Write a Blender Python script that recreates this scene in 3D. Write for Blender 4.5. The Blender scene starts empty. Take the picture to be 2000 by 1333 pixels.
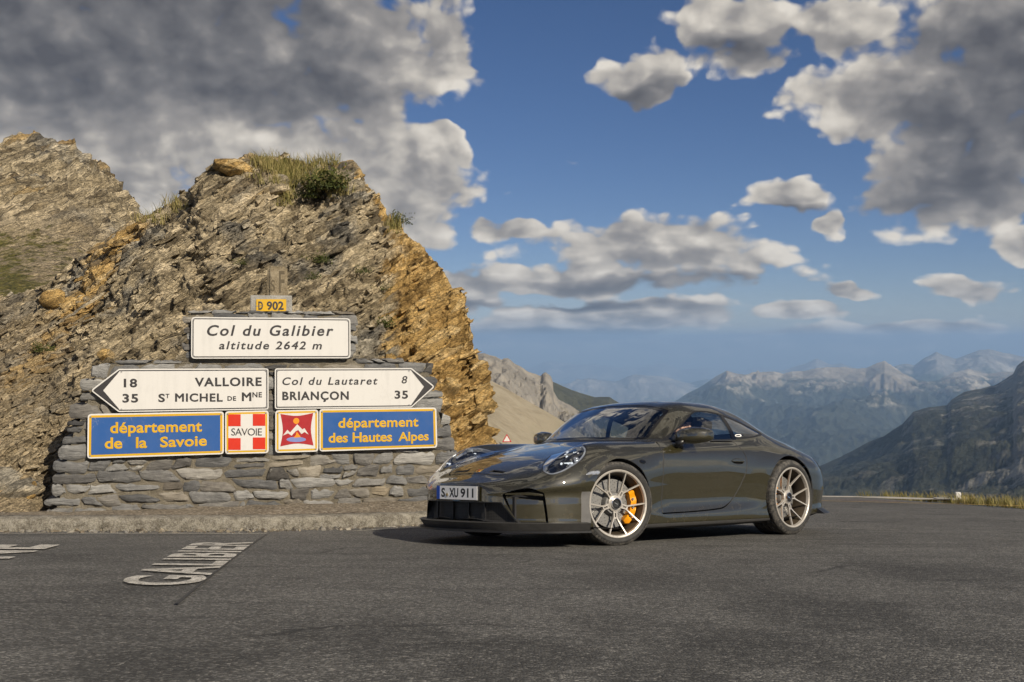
import bpy, bmesh, math, random
import numpy as np
from mathutils import Vector, Matrix, Euler
SC = bpy.context.scene
COL = SC.collection
rad = math.radians
# ---------------------------------------------------------------- camera
F_PX, CU, CV, CAMZ = 2200.0, 1000.0, 666.5, 0.6167
cam_d = bpy.data.cameras.new('camera')
cam_d.sensor_width = 36.0
cam_d.lens = 36.0 * F_PX / 2000.0
cam_d.clip_start = 0.05
cam_d.clip_end = 200000.0
cam_o = bpy.data.objects.new('camera', cam_d)
COL.objects.link(cam_o)
cam_o.location = (0, 0, CAMZ)
cam_o.rotation_euler = (rad(90), 0, 0)
SC.camera = cam_o
SC.view_settings.view_transform = 'Standard'
SC.view_settings.look = 'None'
SC.view_settings.gamma = 1.0
SC.view_settings.exposure = 0.22
SC.cycles.use_denoising = True
SC.cycles.max_bounces = 6
SC.cycles.diffuse_bounces = 2
SC.cycles.glossy_bounces = 3
SC.cycles.transmission_bounces = 4
SC.cycles.transparent_max_bounces = 10
SC.cycles.volume_bounces = 0
SC.cycles.caustics_reflective = False
SC.cycles.caustics_refractive = False
# ---------------------------------------------------------------- sun
SUN_EL = rad(32.0)
SUN_AZ = math.atan2(0.56, -0.74)          # clockwise from +Y
SUN_DIR = Vector((math.sin(SUN_AZ) * math.cos(SUN_EL), math.cos(SUN_AZ) * math.cos(SUN_EL), math.sin(SUN_EL)))
sun_d = bpy.data.lights.new('sun', 'SUN')
sun_d.energy = 4.8
sun_d.angle = rad(0.5)
sun_d.color = (1.0, 0.89, 0.72)
sun_o = bpy.data.objects.new('sun', sun_d)
COL.objects.link(sun_o)
sun_o.rotation_euler = SUN_DIR.to_track_quat('Z', 'Y').to_euler()
sun_o.location = (10, -10, 20)
# ---------------------------------------------------------------- node helpers
class NT:
    """tiny wrapper that builds node graphs from expressions"""
    def __init__(s, tree): s.t = tree
    def n(s, typ, **kw):
        nd = s.t.nodes.new(typ)
        for k, v in kw.items(): setattr(nd, k, v)
        return nd
    def put(s, sock, v):
        if v is None: return
        if isinstance(v, bpy.types.NodeSocket): s.t.links.new(v, sock)
        elif isinstance(v, (tuple, list)):
            if len(sock.default_value) == 4 and len(v) == 3: v = tuple(v) + (1,)
            sock.default_value = v
        else:
            try: sock.default_value = v
            except TypeError: sock.default_value = (v,) * len(sock.default_value)
    def m(s, op, a, b=None, c=None, clamp=False):
        nd = s.n('ShaderNodeMath', operation=op, use_clamp=clamp)
        for i, v in enumerate((a, b, c)):
            if v is not None: s.put(nd.inputs[i], v)
        return nd.outputs[0]
    def vm(s, op, a, b=None, sc=None):
        nd = s.n('ShaderNodeVectorMath', operation=op)
        s.put(nd.inputs[0], a)
        if b is not None: s.put(nd.inputs[1], b)
        if sc is not None: s.put(nd.inputs['Scale'], sc)
        return nd.outputs['Value'] if op in ('LENGTH', 'DOT_PRODUCT', 'DISTANCE') else nd.outputs[0]
    def ss(s, x, lo, hi, a=0.0, b=1.0, kind='SMOOTHSTEP'):
        nd = s.n('ShaderNodeMapRange', interpolation_type=kind, clamp=True)
        for i, v in enumerate((x, lo, hi, a, b)): s.put(nd.inputs[i], v)
        return nd.outputs[0]
    def mix(s, f, a, b, blend='MIX'):
        nd = s.n('ShaderNodeMix', data_type='RGBA', blend_type=blend)
        s.put(nd.inputs[0], f); s.put(nd.inputs[6], a); s.put(nd.inputs[7], b)
        return nd.outputs[2]
    def noise(s, vec, scale, detail=4, rough=0.5, dist=0.0, typ='FBM', lac=2.0):
        nd = s.n('ShaderNodeTexNoise', noise_type=typ)
        s.put(nd.inputs['Vector'], vec)
        s.put(nd.inputs['Scale'], scale); s.put(nd.inputs['Detail'], detail)
        s.put(nd.inputs['Roughness'], rough); s.put(nd.inputs['Distortion'], dist); s.put(nd.inputs['Lacunarity'], lac)
        return nd.outputs['Fac']
    def voro(s, vec, scale, feature='F1', out='Distance', rnd=1.0):
        nd = s.n('ShaderNodeTexVoronoi', feature=feature)
        s.put(nd.inputs['Vector'], vec); s.put(nd.inputs['Scale'], scale); s.put(nd.inputs['Randomness'], rnd)
        return nd.outputs[out]
    def sep(s, v):
        nd = s.n('ShaderNodeSeparateXYZ'); s.put(nd.inputs[0], v); return nd.outputs
    def comb(s, x, y, z):
        nd = s.n('ShaderNodeCombineXYZ')
        for i, v in enumerate((x, y, z)): s.put(nd.inputs[i], v)
        return nd.outputs[0]
    def ramp(s, f, stops):
        nd = s.n('ShaderNodeValToRGB'); s.put(nd.inputs[0], f)
        el = nd.color_ramp.elements
        while len(el) < len(stops): el.new(0.5)
        for e, (p, c) in zip(el, stops): e.position = p; e.color = tuple(c) + ((1,) if len(c) == 3 else ())
        return nd.outputs[0]
    def bump(s, h, strength=0.5, dist=0.02, normal=None):
        nd = s.n('ShaderNodeBump'); s.put(nd.inputs['Height'], h)
        nd.inputs['Strength'].default_value = strength; nd.inputs['Distance'].default_value = dist
        if normal is not None: s.put(nd.inputs['Normal'], normal)
        return nd.outputs[0]

def srgb(r, g, b):
    f = lambda c: (c / 255 / 12.92) if c <= 10 else ((c / 255 + 0.055) / 1.055) ** 2.4
    return (f(r), f(g), f(b))
# ---------------------------------------------------------------- sky with clouds (by direction: azimuth / elevation)
world = bpy.data.worlds.new('World')
SC.world = world
world.use_nodes = True
wt = world.node_tree
wt.nodes.clear()
W = NT(wt)
def px_dir(u, v):                       # azimuth / elevation in degrees of a direction
    x, y, z = (u - CU) / F_PX, 1.0, (CV - v) / F_PX
    return math.degrees(math.atan2(x, y)), math.degrees(math.atan2(z, math.hypot(x, y)))
# cumulus: centre u, v, half width, half height (picture px turned into angles), tilt
CLOUDS = [
 (300, 70, 640, 300, 3), (690, 130, 330, 210, -4), (0, 60, 520, 420, 0), (860, 100, 150, 140, 0), (770, 345, 230, 190, -24), (640, 330, 420, 150, 0), (160, 330, 480, 260, 0), (760, 425, 230, 120, 0), (885, 280, 95, 48, -25), (480, 130, 480, 260, 0), (250, 60, 420, 220, 0), (230, 240, 460, 200, 0), (620, 60, 330, 200, 0), (1900, 250, 260, 200, 0),
 (1960, 150, 430, 330, 0), (1730, 190, 260, 150, 0), (1860, 340, 270, 170, 0), (2010, 20, 330, 170, 0), (1445, 50, 190, 135, 0), (1640, 50, 150, 80, 0),
 (1255, 150, 135, 88, 24), (1543, 378, 125, 56, 0), (975, 450, 105, 42, 0), (1640, 435, 50, 38, 40),
 (1290, 490, 430, 108, -2), (1110, 550, 330, 62, 0), (1210, 617, 400, 58, 1), (900, 570, 170, 80, 0), (1645, 568, 72, 28, 0), (1890, 564, 130, 42, -5), (2000, 480, 90, 60, 0),
 (1640, 664, 330, 40, 0), (1060, 655, 360, 46, 0), (1330, 676, 340, 30, 0), (1560, 606, 140, 30, 0), (1800, 640, 260, 26, 0)]
# heavy grey undersides
SHADE = [(260, 20, 640, 250, 4), (40, 90, 420, 190, 0), (520, 165, 400, 95, -6), (1990, 170, 330, 230, 0), (1900, 350, 240, 110, 0), (1330, 556, 380, 22, 0), (1120, 596, 300, 14, 0), (1210, 652, 360, 14, 0), (1460, 100, 140, 45, 0), (1545, 412, 110, 18, 0), (1250, 190, 90, 34, 20)]
tc = W.n('ShaderNodeTexCoord')
dx_, dy_, dz_ = W.sep(tc.outputs['Generated'])
AZ = W.m('MULTIPLY', W.m('ARCTAN2', dx_, dy_), 57.2958)
EL = W.m('MULTIPLY', W.m('ARCSINE', dz_), 57.2958)
PV = W.comb(AZ, W.m('MULTIPLY', EL, 1.3), 0.0)
def noise2(vec, scale, detail, rough, out='Fac', dist=0.0):
    nd = W.n('ShaderNodeTexNoise', noise_dimensions='2D')
    W.put(nd.inputs['Vector'], vec); W.put(nd.inputs['Scale'], scale); W.put(nd.inputs['Detail'], detail); W.put(nd.inputs['Roughness'], rough); W.put(nd.inputs['Distortion'], dist)
    return nd.outputs[out]
wv = W.vm('MULTIPLY', W.vm('SUBTRACT', noise2(PV, .22, 3, .55, 'Color'), (.5, .5, .5)), (4.6, 3.0, 0))
PW = W.vm('ADD', W.comb(AZ, EL, 0.0), W.vm('SCALE', wv, sc=W.ss(EL, -1.0, 13.0, .22, 1.0, 'LINEAR')))
def blobs(lst, vec):
    acc = None
    for (u, v, ru, rv, tilt) in lst:
        a, e = px_dir(u, v)
        mp = W.n('ShaderNodeMapping', vector_type='TEXTURE'); W.put(mp.inputs[0], vec)
        mp.inputs['Location'].default_value = (a, e, 0); mp.inputs['Rotation'].default_value = (0, 0, rad(tilt)); mp.inputs['Scale'].default_value = (ru / F_PX * 57.3, rv / F_PX * 57.3, 1)
        g = W.n('ShaderNodeTexGradient', gradient_type='SPHERICAL'); W.put(g.inputs[0], mp.outputs[0])
        acc = g.outputs['Fac'] if acc is None else W.m('SMOOTH_MAX', acc, g.outputs['Fac'], .10)
    return acc
FIELD = blobs(CLOUDS, PW)
n0 = noise2(PV, 0.045, 2, .5)
away = W.m('MAXIMUM', W.ss(W.m('ABSOLUTE', AZ), 28.0, 42.0), W.ss(EL, 19.0, 28.0))
rest = W.m('SUBTRACT', W.m('MULTIPLY', n0, 2.6), 1.05)
FIELD = W.m('ADD', W.m('MULTIPLY', FIELD, W.m('SUBTRACT', 1.0, away)), W.m('MULTIPLY', rest, away))
# smaller billows close to the horizon
elp = W.m('MAXIMUM', EL, -2.0)
PZ = W.comb(AZ, W.m('ADD', W.m('MULTIPLY', EL, 1.25), W.m('MULTIPLY', W.m('SUBTRACT', 1.0, W.m('EXPONENT', W.m('MULTIPLY', elp, -.2))), 6.0)), 0.0)
n1 = noise2(PZ, 0.33, 7, .55, 'Fac', .25)
n1b = noise2(W.vm('ADD', PZ, (.9, 1.1, 0)), 0.33, 3, .5, 'Fac', .25)
def puffs(scale, detail, off):
    vo = W.n('ShaderNodeTexVoronoi', feature='SMOOTH_F1', voronoi_dimensions='2D')
    W.put(vo.inputs['Vector'], W.vm('ADD', W.vm('ADD', PZ, W.vm('SCALE', wv, sc=.30)), off)); vo.inputs['Scale'].default_value = scale; vo.inputs['Smoothness'].default_value = .35
    vo.inputs['Detail'].default_value = detail; vo.inputs['Roughness'].default_value = .55
    return W.m('SUBTRACT', .40, vo.outputs['Distance'])
p1 = puffs(.36, 2.0, (0, 0, 0))
p1b = puffs(.36, 1.0, (.55, .75, 0))
D0 = W.m('ADD', W.m('ADD', W.m('MINIMUM', W.m('MULTIPLY', FIELD, 1.9), 1.25), W.m('MULTIPLY', W.m('SUBTRACT', n1, .5), .95)), W.m('MULTIPLY', p1, .75))
cover = W.m('MULTIPLY', W.ss(D0, .30, .66), W.ss(FIELD, .0, .13))
thick = W.ss(W.m('ADD', FIELD, W.m('MULTIPLY', W.m('SUBTRACT', n1, .5), .45)), .20, .75)
body = W.ss(D0, .45, 1.15)
under = W.m('MINIMUM', blobs(SHADE, PW), .6)
lit = W.m('SUBTRACT', 1.0, W.m('MULTIPLY', thick, .15))
lit = W.m('SUBTRACT', lit, W.m('MULTIPLY', body, .06))
lit = W.m('SUBTRACT', lit, W.m('MULTIPLY', under, .92))
lit = W.m('ADD', lit, W.m('MULTIPLY', W.m('SUBTRACT', n1, n1b), .62))
lit = W.m('ADD', lit, W.m('MULTIPLY', W.m('SUBTRACT', p1, p1b), .30))
lit = W.m('ADD', lit, W.m('MULTIPLY', p1, .10), clamp=True)
sky = W.n('ShaderNodeTexSky', sky_type='NISHITA')
sky.sun_disc = False
sky.sun_elevation = SUN_EL
sky.sun_rotation = SUN_AZ
sky.altitude = 2600.0
sky.air_density = 1.0
sky.dust_density = 0.3
sky.ozone_density = 3.0
SKY_STRENGTH = 0.055
K = 0.84 / SKY_STRENGTH
hs = W.n('ShaderNodeHueSaturation'); W.put(hs.inputs['Color'], sky.outputs[0])
hs.inputs['Saturation'].default_value = 1.12; hs.inputs['Value'].default_value = 1.0
ccol = W.ramp(lit, [(0.0, srgb(90, 90, 95)), (0.30, srgb(118, 117, 119)), (0.60, srgb(156, 152, 149)), (0.85, srgb(206, 199, 189)), (1.0, srgb(228, 221, 210))])
skyc = W.vm('MULTIPLY', hs.outputs[0], (.90, .84, .94))
col = W.mix(cover, skyc, W.vm('SCALE', ccol, sc=K))
bg = W.n('ShaderNodeBackground'); W.put(bg.inputs[0], col); bg.inputs[1].default_value = SKY_STRENGTH
wo = W.n('ShaderNodeOutputWorld'); W.put(wo.inputs[0], bg.outputs[0])
# ---------------------------------------------------------------- numpy helpers
def px2w(u, v, d): return ((u - CU) / F_PX * d, d, CAMZ - (v - CV) / F_PX * d)
GN = np.array([0.00359, 0.11355, 0.99353])
def gz(x, y): return -(GN[0] * x + GN[1] * y) / GN[2]
def px2g(u, v, lift=0.0):
    dx, dz = (u - CU) / F_PX, -(v - CV) / F_PX
    k = -GN[2] * CAMZ / (GN[0] * dx + GN[1] + GN[2] * dz)
    return (dx * k, k, CAMZ + dz * k + lift)
_perm = np.random.RandomState(7).permutation(4096).astype(np.int64)
_grad = np.random.RandomState(8).normal(size=(4096, 3)); _grad /= np.linalg.norm(_grad, axis=1)[:, None]
_rnd = np.random.RandomState(9).rand(4096)
_rnd3 = np.random.RandomState(10).rand(4096, 3)
def _h(i, j, k): return _perm[(_perm[(_perm[i & 4095] + j) & 4095] + k) & 4095]
def pnoise(P):
    i = np.floor(P).astype(np.int64); f = P - i
    w = f * f * f * (f * (f * 6 - 15) + 10)
    out = 0
    for a in (0, 1):
        for b in (0, 1):
            for c in (0, 1):
                g = _grad[_h(i[:, 0] + a, i[:, 1] + b, i[:, 2] + c)]
                d = (g * (f - np.array([a, b, c]))).sum(1)
                out = out + d * np.where(a, w[:, 0], 1 - w[:, 0]) * np.where(b, w[:, 1], 1 - w[:, 1]) * np.where(c, w[:, 2], 1 - w[:, 2])
    return out * 1.6
def fbm(P, octs=5, rough=0.5, lac=2.03, ridged=False):
    o, a, t = 0, 1.0, 0
    Q = P.copy()
    for k in range(octs):
        n = pnoise(Q + 17.3 * k)
        if ridged: n = 1 - 2 * np.abs(n)
        o = o + a * n; t += a; a *= rough; Q = Q * lac
    return o / t
def worley(P):
    """F1, F2 and the random value of the nearest cell"""
    i = np.floor(P).astype(np.int64)
    f1 = np.full(len(P), 9.0); f2 = np.full(len(P), 9.0); v = np.zeros(len(P)); v2 = np.zeros(len(P))
    for a in (-1, 0, 1):
        for b in (-1, 0, 1):
            for c in (-1, 0, 1):
                h = _h(i[:, 0] + a, i[:, 1] + b, i[:, 2] + c)
                q = i + np.array([a, b, c]) + _rnd3[h]
                d = np.sqrt(((P - q) ** 2).sum(1))
                near = d < f1
                f2 = np.where(near, f1, np.minimum(f2, d))
                v = np.where(near, _rnd[h], v); v2 = np.where(near, _rnd3[h][:, 1], v2)
                f1 = np.where(near, d, f1)
    return f1, f2, v, v2
def smooth01(x, a, b):
    t = np.clip((x - a) / (b - a), 0, 1); return t * t * (3 - 2 * t)
def link(o, parent=None):
    COL.objects.link(o)
    if parent is not None: o.parent = parent
    return o
def mesh_obj(name, V, Fc, mat=None, parent=None, smooth=True, mats=None, midx=None, normals=None, attrs=None):
    me = bpy.data.meshes.new(name)
    V = np.asarray(V, dtype=np.float64)
    if isinstance(Fc, np.ndarray): Fc = Fc.tolist()
    me.from_pydata(V.tolist(), [], Fc)
    for m_ in (mats if mats is not None else ([mat] if mat is not None else [])): me.materials.append(m_)
    if midx is not None: me.polygons.foreach_set('material_index', np.asarray(midx, dtype=np.int32))
    if smooth: me.polygons.foreach_set('use_smooth', np.ones(len(me.polygons), dtype=bool))
    if attrs:
        for k, a in attrs.items():
            a = np.asarray(a, dtype=np.float32)
            if a.ndim == 1:
                at = me.attributes.new(k, 'FLOAT', 'POINT'); at.data.foreach_set('value', a)
            else:
                at = me.attributes.new(k, 'FLOAT_COLOR', 'POINT'); at.data.foreach_set('color', np.c_[a, np.ones(len(a))].astype(np.float32).ravel())
    me.update()
    if normals is not None: me.normals_split_custom_set_from_vertices(np.asarray(normals).tolist())
    o = bpy.data.objects.new(name, me)
    return link(o, parent)
def empty(name, label=None, cat=None, group=None, mat=None, parent=None):
    o = bpy.data.objects.new(name, None)
    o.empty_display_size = 0.2
    link(o, parent)
    if mat is not None: o.matrix_world = mat
    return tag(o, label, cat, group)
def tag(o, label=None, cat=None, group=None, kind=None):
    if label: o['label'] = label
    if cat: o['category'] = cat
    if group: o['group'] = group
    if kind: o['kind'] = kind
    return o
class MB:
    """collects simple shapes into one mesh"""
    def __init__(s): s.V = []; s.F = []; s.M = []
    def add(s, V, Fc, m=0):
        b = len(s.V); s.V += [tuple(map(float, v)) for v in V]; s.F += [[i + b for i in f] for f in Fc]; s.M += [m] * len(Fc)
    def box(s, c, d, rot=None, m=0, bev=0.0):
        bm = bmesh.new(); bmesh.ops.create_cube(bm, size=1.0)
        bmesh.ops.scale(bm, vec=d, verts=bm.verts)
        if bev: bmesh.ops.bevel(bm, geom=bm.edges[:], offset=bev, segments=2, affect='EDGES', profile=.6)
        M = Matrix.Translation(c) @ (rot.to_4x4() if rot is not None else Matrix())
        bmesh.ops.transform(bm, matrix=M, verts=bm.verts); s.bm(bm, m)
    def bm(s, bm, m=0):
        bm.verts.index_update()
        s.add([v.co for v in bm.verts], [[v.index for v in f.verts] for f in bm.faces], m); bm.free()
    def tube(s, pts, r, n=10, m=0, cap=True):
        P = [Vector(p) for p in pts]; R = r if isinstance(r, (list, tuple)) else [r] * len(P)
        V, Fc = [], []
        up = Vector((0, 0, 1))
        for i, p in enumerate(P):
            t = (P[min(i + 1, len(P) - 1)] - P[max(i - 1, 0)]).normalized()
            a = t.cross(up if abs(t.dot(up)) < .95 else Vector((1, 0, 0))).normalized(); b = t.cross(a)
            for k in range(n):
                th = 2 * math.pi * k / n
                V.append(p + R[i] * (math.cos(th) * a + math.sin(th) * b))
        for i in range(len(P) - 1):
            for k in range(n):
                Fc.append([i * n + k, i * n + (k + 1) % n, (i + 1) * n + (k + 1) % n, (i + 1) * n + k])
        if cap: Fc += [list(range(n))[::-1], list(range((len(P) - 1) * n, len(P) * n))]
        s.add(V, Fc, m)
    def lathe(s, prof, n=48, M=None, m=0, closed=False, arc=None):
        """prof: (r, axial) ; axis = local +Y"""
        V, Fc = [], []
        k_ = len(prof)
        full = arc is None
        A = [2 * math.pi * i / n for i in range(n)] if full else [arc[0] + (arc[1] - arc[0]) * i / n for i in range(n + 1)]
        for a in A:
            for (r, y) in prof: V.append((r * math.sin(a), y, r * math.cos(a)))
        N = len(A)
        for i in range(N if full else N - 1):
            j = (i + 1) % N
            for q in range(k_ if closed else k_ - 1):
                q2 = (q + 1) % k_
                Fc.append([i * k_ + q, j * k_ + q, j * k_ + q2, i * k_ + q2])
        if M is not None: V = [M @ Vector(v) for v in V]
        s.add(V, Fc, m)
    def prism(s, poly, z0, z1, M=None, m=0, cap0=True):
        """2-D polygon extruded along local z"""
        n = len(poly)
        V = [(x, y, z0) for x, y in poly] + [(x, y, z1) for x, y in poly]
        if M is not None: V = [M @ Vector(v) for v in V]
        Fc = [[i, (i + 1) % n, n + (i + 1) % n, n + i] for i in range(n)] + [list(range(n, 2 * n))]
        if cap0: Fc.append(list(range(n))[::-1])
        s.add(V, Fc, m)
    def build(s, name, mat, parent=None, smooth=False, angle=None):
        mats = mat if isinstance(mat, (list, tuple)) else [mat]
        o = mesh_obj(name, s.V if s.V else np.zeros((0, 3)), s.F, parent=parent, smooth=False, mats=mats, midx=s.M)
        if smooth: o.data.shade_smooth() if angle is None else o.data.shade_smooth()
        if smooth and angle is not None: o.data.set_sharp_from_angle(angle=angle)
        return o
def material(name, build):
    m = bpy.data.materials.new(name); m.use_nodes = True
    t = m.node_tree; t.nodes.clear()
    N = NT(t); out = N.n('ShaderNodeOutputMaterial')
    sh = build(N)
    N.put(out.inputs[0], sh)
    return m
def bsdf(N, color, rough=0.5, metal=0.0, normal=None, coat=0.0, coat_rough=0.03, spec=0.5, ior=1.5, **kw):
    nd = N.n('ShaderNodeBsdfPrincipled')
    N.put(nd.inputs['Base Color'], color); N.put(nd.inputs['Roughness'], rough); N.put(nd.inputs['Metallic'], metal)
    N.put(nd.inputs['Coat Weight'], coat); N.put(nd.inputs['Coat Roughness'], coat_rough); N.put(nd.inputs['Specular IOR Level'], spec)
    if normal is not None: N.put(nd.inputs['Normal'], normal)
    for k, v in kw.items(): N.put(nd.inputs[k], v)
    return nd.outputs[0]
def obj_coord(N): return N.n('ShaderNodeTexCoord').outputs['Object']
def geo_pos(N): return N.n('ShaderNodeNewGeometry').outputs['Position']
def attr(N, name, fac=True):
    nd = N.n('ShaderNodeAttribute', attribute_name=name)
    return nd.outputs['Fac'] if fac else nd.outputs['Color']
def flat(name, color, rough=0.5, metal=0.0, var=0.12, scale=20.0, coat=0.0, spec=.5, bump=0.0, coat_rough=.03):
    """one-colour surface with slight wear so that nothing is perfectly even"""
    def b(N):
        c = obj_coord(N)
        n = N.noise(c, scale, 4, .6)
        k = N.ss(n, 0.25, 0.75, 1 - var, 1 + var, 'LINEAR')
        col = N.vm('SCALE', tuple(color), sc=k)
        r = N.ss(N.noise(c, scale * 2.3, 3), .3, .7, max(rough - .06, .02), min(rough + .06, 1), 'LINEAR')
        nm = N.bump(N.noise(c, scale * 6, 3), bump, .004) if bump else None
        return bsdf(N, col, r, metal, nm, coat, coat_rough, spec)
    return material(name, b)
def add_text(name, body, shear=0.0, space=1.0, offset=0.0):
    """outline letters (bold = bevelled outwards) -> (V(n,3), faces), unit font size"""
    c = bpy.data.curves.new(name, 'FONT')
    c.body = body; c.shear = shear; c.space_character = space; c.bevel_depth = offset; c.bevel_resolution = 0; c.resolution_u = 4
    o = bpy.data.objects.new(name, c); COL.objects.link(o)
    dg = bpy.context.evaluated_depsgraph_get(); dg.update()
    me = bpy.data.meshes.new_from_object(o.evaluated_get(dg))
    V = np.array([v.co[:] for v in me.vertices]); Fc = [list(p.vertices) for p in me.polygons]
    bpy.data.objects.remove(o); bpy.data.curves.remove(c); bpy.data.meshes.remove(me)
    return V, Fc
# ================================================================ road, kerb, verge
def asphalt(N):
    c = geo_pos(N)
    big = N.noise(c, .35, 4, .6)
    mid = N.noise(c, 2.2, 5, .65)
    st = N.voro(c, 95.0, 'F1', 'Color'); sd = N.voro(c, 95.0, 'F1', 'Distance')
    grit = N.sep(st)[0]
    fine = N.noise(c, 240, 2, .7)
    sv = N.vm('MULTIPLY', c, (.28, 3.2, 1.0))
    streak = N.ss(N.noise(N.vm('ADD', sv, (3.0, 1.0, 0)), 1.5, 5, .7, .6), .52, .72)
    patch = N.ss(N.noise(N.vm('ADD', c, (5.2, 1.7, 0)), .55, 3, .55), .56, .70)
    v = N.m('ADD', .070, N.m('MULTIPLY', N.m('POWER', grit, 3.0), .19))
    v = N.m('ADD', v, N.m('MULTIPLY', N.m('SUBTRACT', fine, .5), .12))
    v = N.m('MULTIPLY', v, N.ss(mid, .3, .7, .80, 1.22, 'LINEAR'))
    v = N.m('MULTIPLY', v, N.ss(big, .3, .7, .82, 1.18, 'LINEAR'))
    v = N.m('MULTIPLY', v, N.m('SUBTRACT', 1.0, N.m('MULTIPLY', streak, .34)))
    v = N.m('MULTIPLY', v, N.m('SUBTRACT', 1.0, N.m('MULTIPLY', patch, .20)))
    wob = N.vm('SCALE', N.vm('SUBTRACT', N.n('ShaderNodeTexNoise').outputs['Color'], (.5, .5, .5)), sc=0.0)
    dn = N.noise(c, 3.0, 5, .7)
    for (su, sv, sr) in ((1020, 1285, .30), (1440, 1265, .34), (1310, 1322, .26), (1180, 1215, .22), (700, 1240, .40), (1620, 1200, .45), (330, 1290, .34), (1850, 1120, .6)):
        q = px2g(su, sv)
        dd = N.vm('LENGTH', N.vm('MULTIPLY', N.vm('SUBTRACT', c, q), (1.0, .55, 0)))
        st_ = N.ss(N.m('ADD', N.m('MULTIPLY', dd, 1.0 / sr), N.m('MULTIPLY', N.m('SUBTRACT', dn, .5), 2.2)), 1.05, .55)
        v = N.m('MULTIPLY', v, N.m('SUBTRACT', 1.0, N.m('MULTIPLY', st_, .30)))
    col = N.vm('MULTIPLY', N.comb(v, v, v), (.93, .90, .83))
    cw = N.vm('ADD', c, N.vm('SCALE', N.comb(N.noise(c, 1.3, 4), N.noise(N.vm('ADD', c, (7, 3, 0)), 1.3, 4), 0.0), sc=1.2))
    ck = N.m('MULTIPLY', N.ss(N.voro(N.vm('MULTIPLY', cw, (.55, 1.0, 1.0)), .55, 'DISTANCE_TO_EDGE'), .014, .003), N.ss(N.noise(c, .45, 3), .50, .60))
    col = N.mix(N.m('MULTIPLY', ck, .6), col, (.012, .012, .011))
    white = N.m('MULTIPLY', N.ss(grit, .965, .98), N.ss(fine, .5, .6))
    col = N.mix(N.m('MULTIPLY', white, .6), col, (.45, .42, .37))
    h = N.m('ADD', N.m('MULTIPLY', sd, -.8), N.m('MULTIPLY', fine, .5))
    return bsdf(N, col, .80, 0, N.bump(h, .85, .010), spec=.35)
M_ASPH = material('asphalt', asphalt)
def dirt(N):
    c = geo_pos(N)
    st = N.voro(c, 38.0, 'F1', 'Color'); sd = N.voro(c, 38.0)
    n = N.noise(c, 1.6, 6, .65)
    col = N.ramp(n, [(.25, (.15, .12, .085)), (.5, (.28, .23, .165)), (.75, (.40, .34, .255))])
    col = N.mix(.55, col, N.ramp(N.sep(st)[1], [(0, (.07, .062, .052)), (.5, (.20, .17, .13)), (.85, (.36, .32, .26)), (1, (.55, .50, .43))]))
    return bsdf(N, col, .92, 0, N.bump(N.m('ADD', N.m('MULTIPLY', sd, -1.0), N.noise(c, 70, 4, .7)), .9, .03), spec=.2)
M_DIRT = material('gravel_dirt', dirt)
# the far edge of the road, left to right
EDGE = [(-2600, 1010), (-800, 990), (300, 975), (900, 968), (1300, 966.5), (1560, 967.5), (1700, 970), (1800, 973), (1900, 978), (2000, 985), (2200, 1002), (2600, 1040), (3600, 1120)]
ex = [px2g(u, v) for u, v in EDGE]
nx, ny = 260, 130
xs = np.linspace(-34, 34, nx)
far = np.interp(xs, [p[0] for p in ex], [p[1] for p in ex])
V = []; 
T_ = (np.linspace(0, 1, ny)) ** 1.0
near = -12.0
Y = near + (far[None, :] - near) * T_[:, None]
X = np.broadcast_to(xs, Y.shape)
Zb = gz(X, Y)
Zb = Zb + .006 * pnoise(np.c_[X.ravel() * .7, Y.ravel() * .7, np.zeros(X.size)]).reshape(X.shape)
V = np.stack([X, Y, Zb], -1).reshape(-1, 3)
idx = np.arange(nx * ny).reshape(ny, nx)
Fq = np.stack([idx[:-1, :-1], idx[:-1, 1:], idx[1:, 1:], idx[1:, :-1]], -1).reshape(-1, 4)
tag(mesh_obj('road', V, Fq, M_ASPH), kind='structure')
# bank that falls away behind the road edge
rows = [(0.0, -.03), (.5, -.06), (1.5, -.5), (5, -3), (20, -14), (60, -45), (200, -160), (700, -480)]
V = []; 
for dy, dz in rows:
    for i in range(0, nx, 2): V.append((xs[i] * (1 + dy / 40), far[i] + dy, gz(xs[i], far[i]) + dz - .01))
n2 = len(range(0, nx, 2))
Fb = [[r * n2 + i, r * n2 + i + 1, (r + 1) * n2 + i + 1, (r + 1) * n2 + i] for r in range(len(rows) - 1) for i in range(n2 - 1)]
tag(mesh_obj('bank', V, Fb, M_DIRT), kind='structure')
# kerb
KB = [(-900, 1046), (-400, 1042), (-150, 1040), (0, 1039), (250, 1037.5), (500, 1037), (650, 1033.5), (780, 1029), (900, 1023), (1000, 1016)]
kg = np.array([px2g(u, v) for u, v in KB])
kx = np.linspace(kg[0, 0], kg[-1, 0], 420)
ky = np.interp(kx, kg[:, 0], kg[:, 1]); ky = gauss = np.convolve(np.pad(ky, 12, 'edge'), np.ones(25) / 25, 'valid')
def kerb_mat(N):
    c = geo_pos(N)
    n = N.noise(c, 9, 6, .7); g = N.noise(c, 85, 3, .75); st = N.sep(N.voro(c, 60, 'F1', 'Color'))[0]
    col = N.ramp(N.m('ADD', N.m('MULTIPLY', n, .55), N.m('MULTIPLY', g, .45)), [(.34, (.07, .062, .05)), (.46, (.19, .172, .14)), (.56, (.35, .325, .27)), (.72, (.52, .49, .43))])
    col = N.mix(N.ss(st, .8, .9, 0, .5), col, (.38, .36, .32))
    return bsdf(N, col, .9, 0, N.bump(N.m('ADD', g, N.m('MULTIPLY', n, .8)), 1.0, .025), spec=.2)
M_KERB = material('kerb_concrete', kerb_mat)
prof = [(0, -.05), (.0, .03), (.006, .085), (.016, .112), (.04, .126), (.10, .130), (.20, .128), (.23, .10)]
V = []
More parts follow.
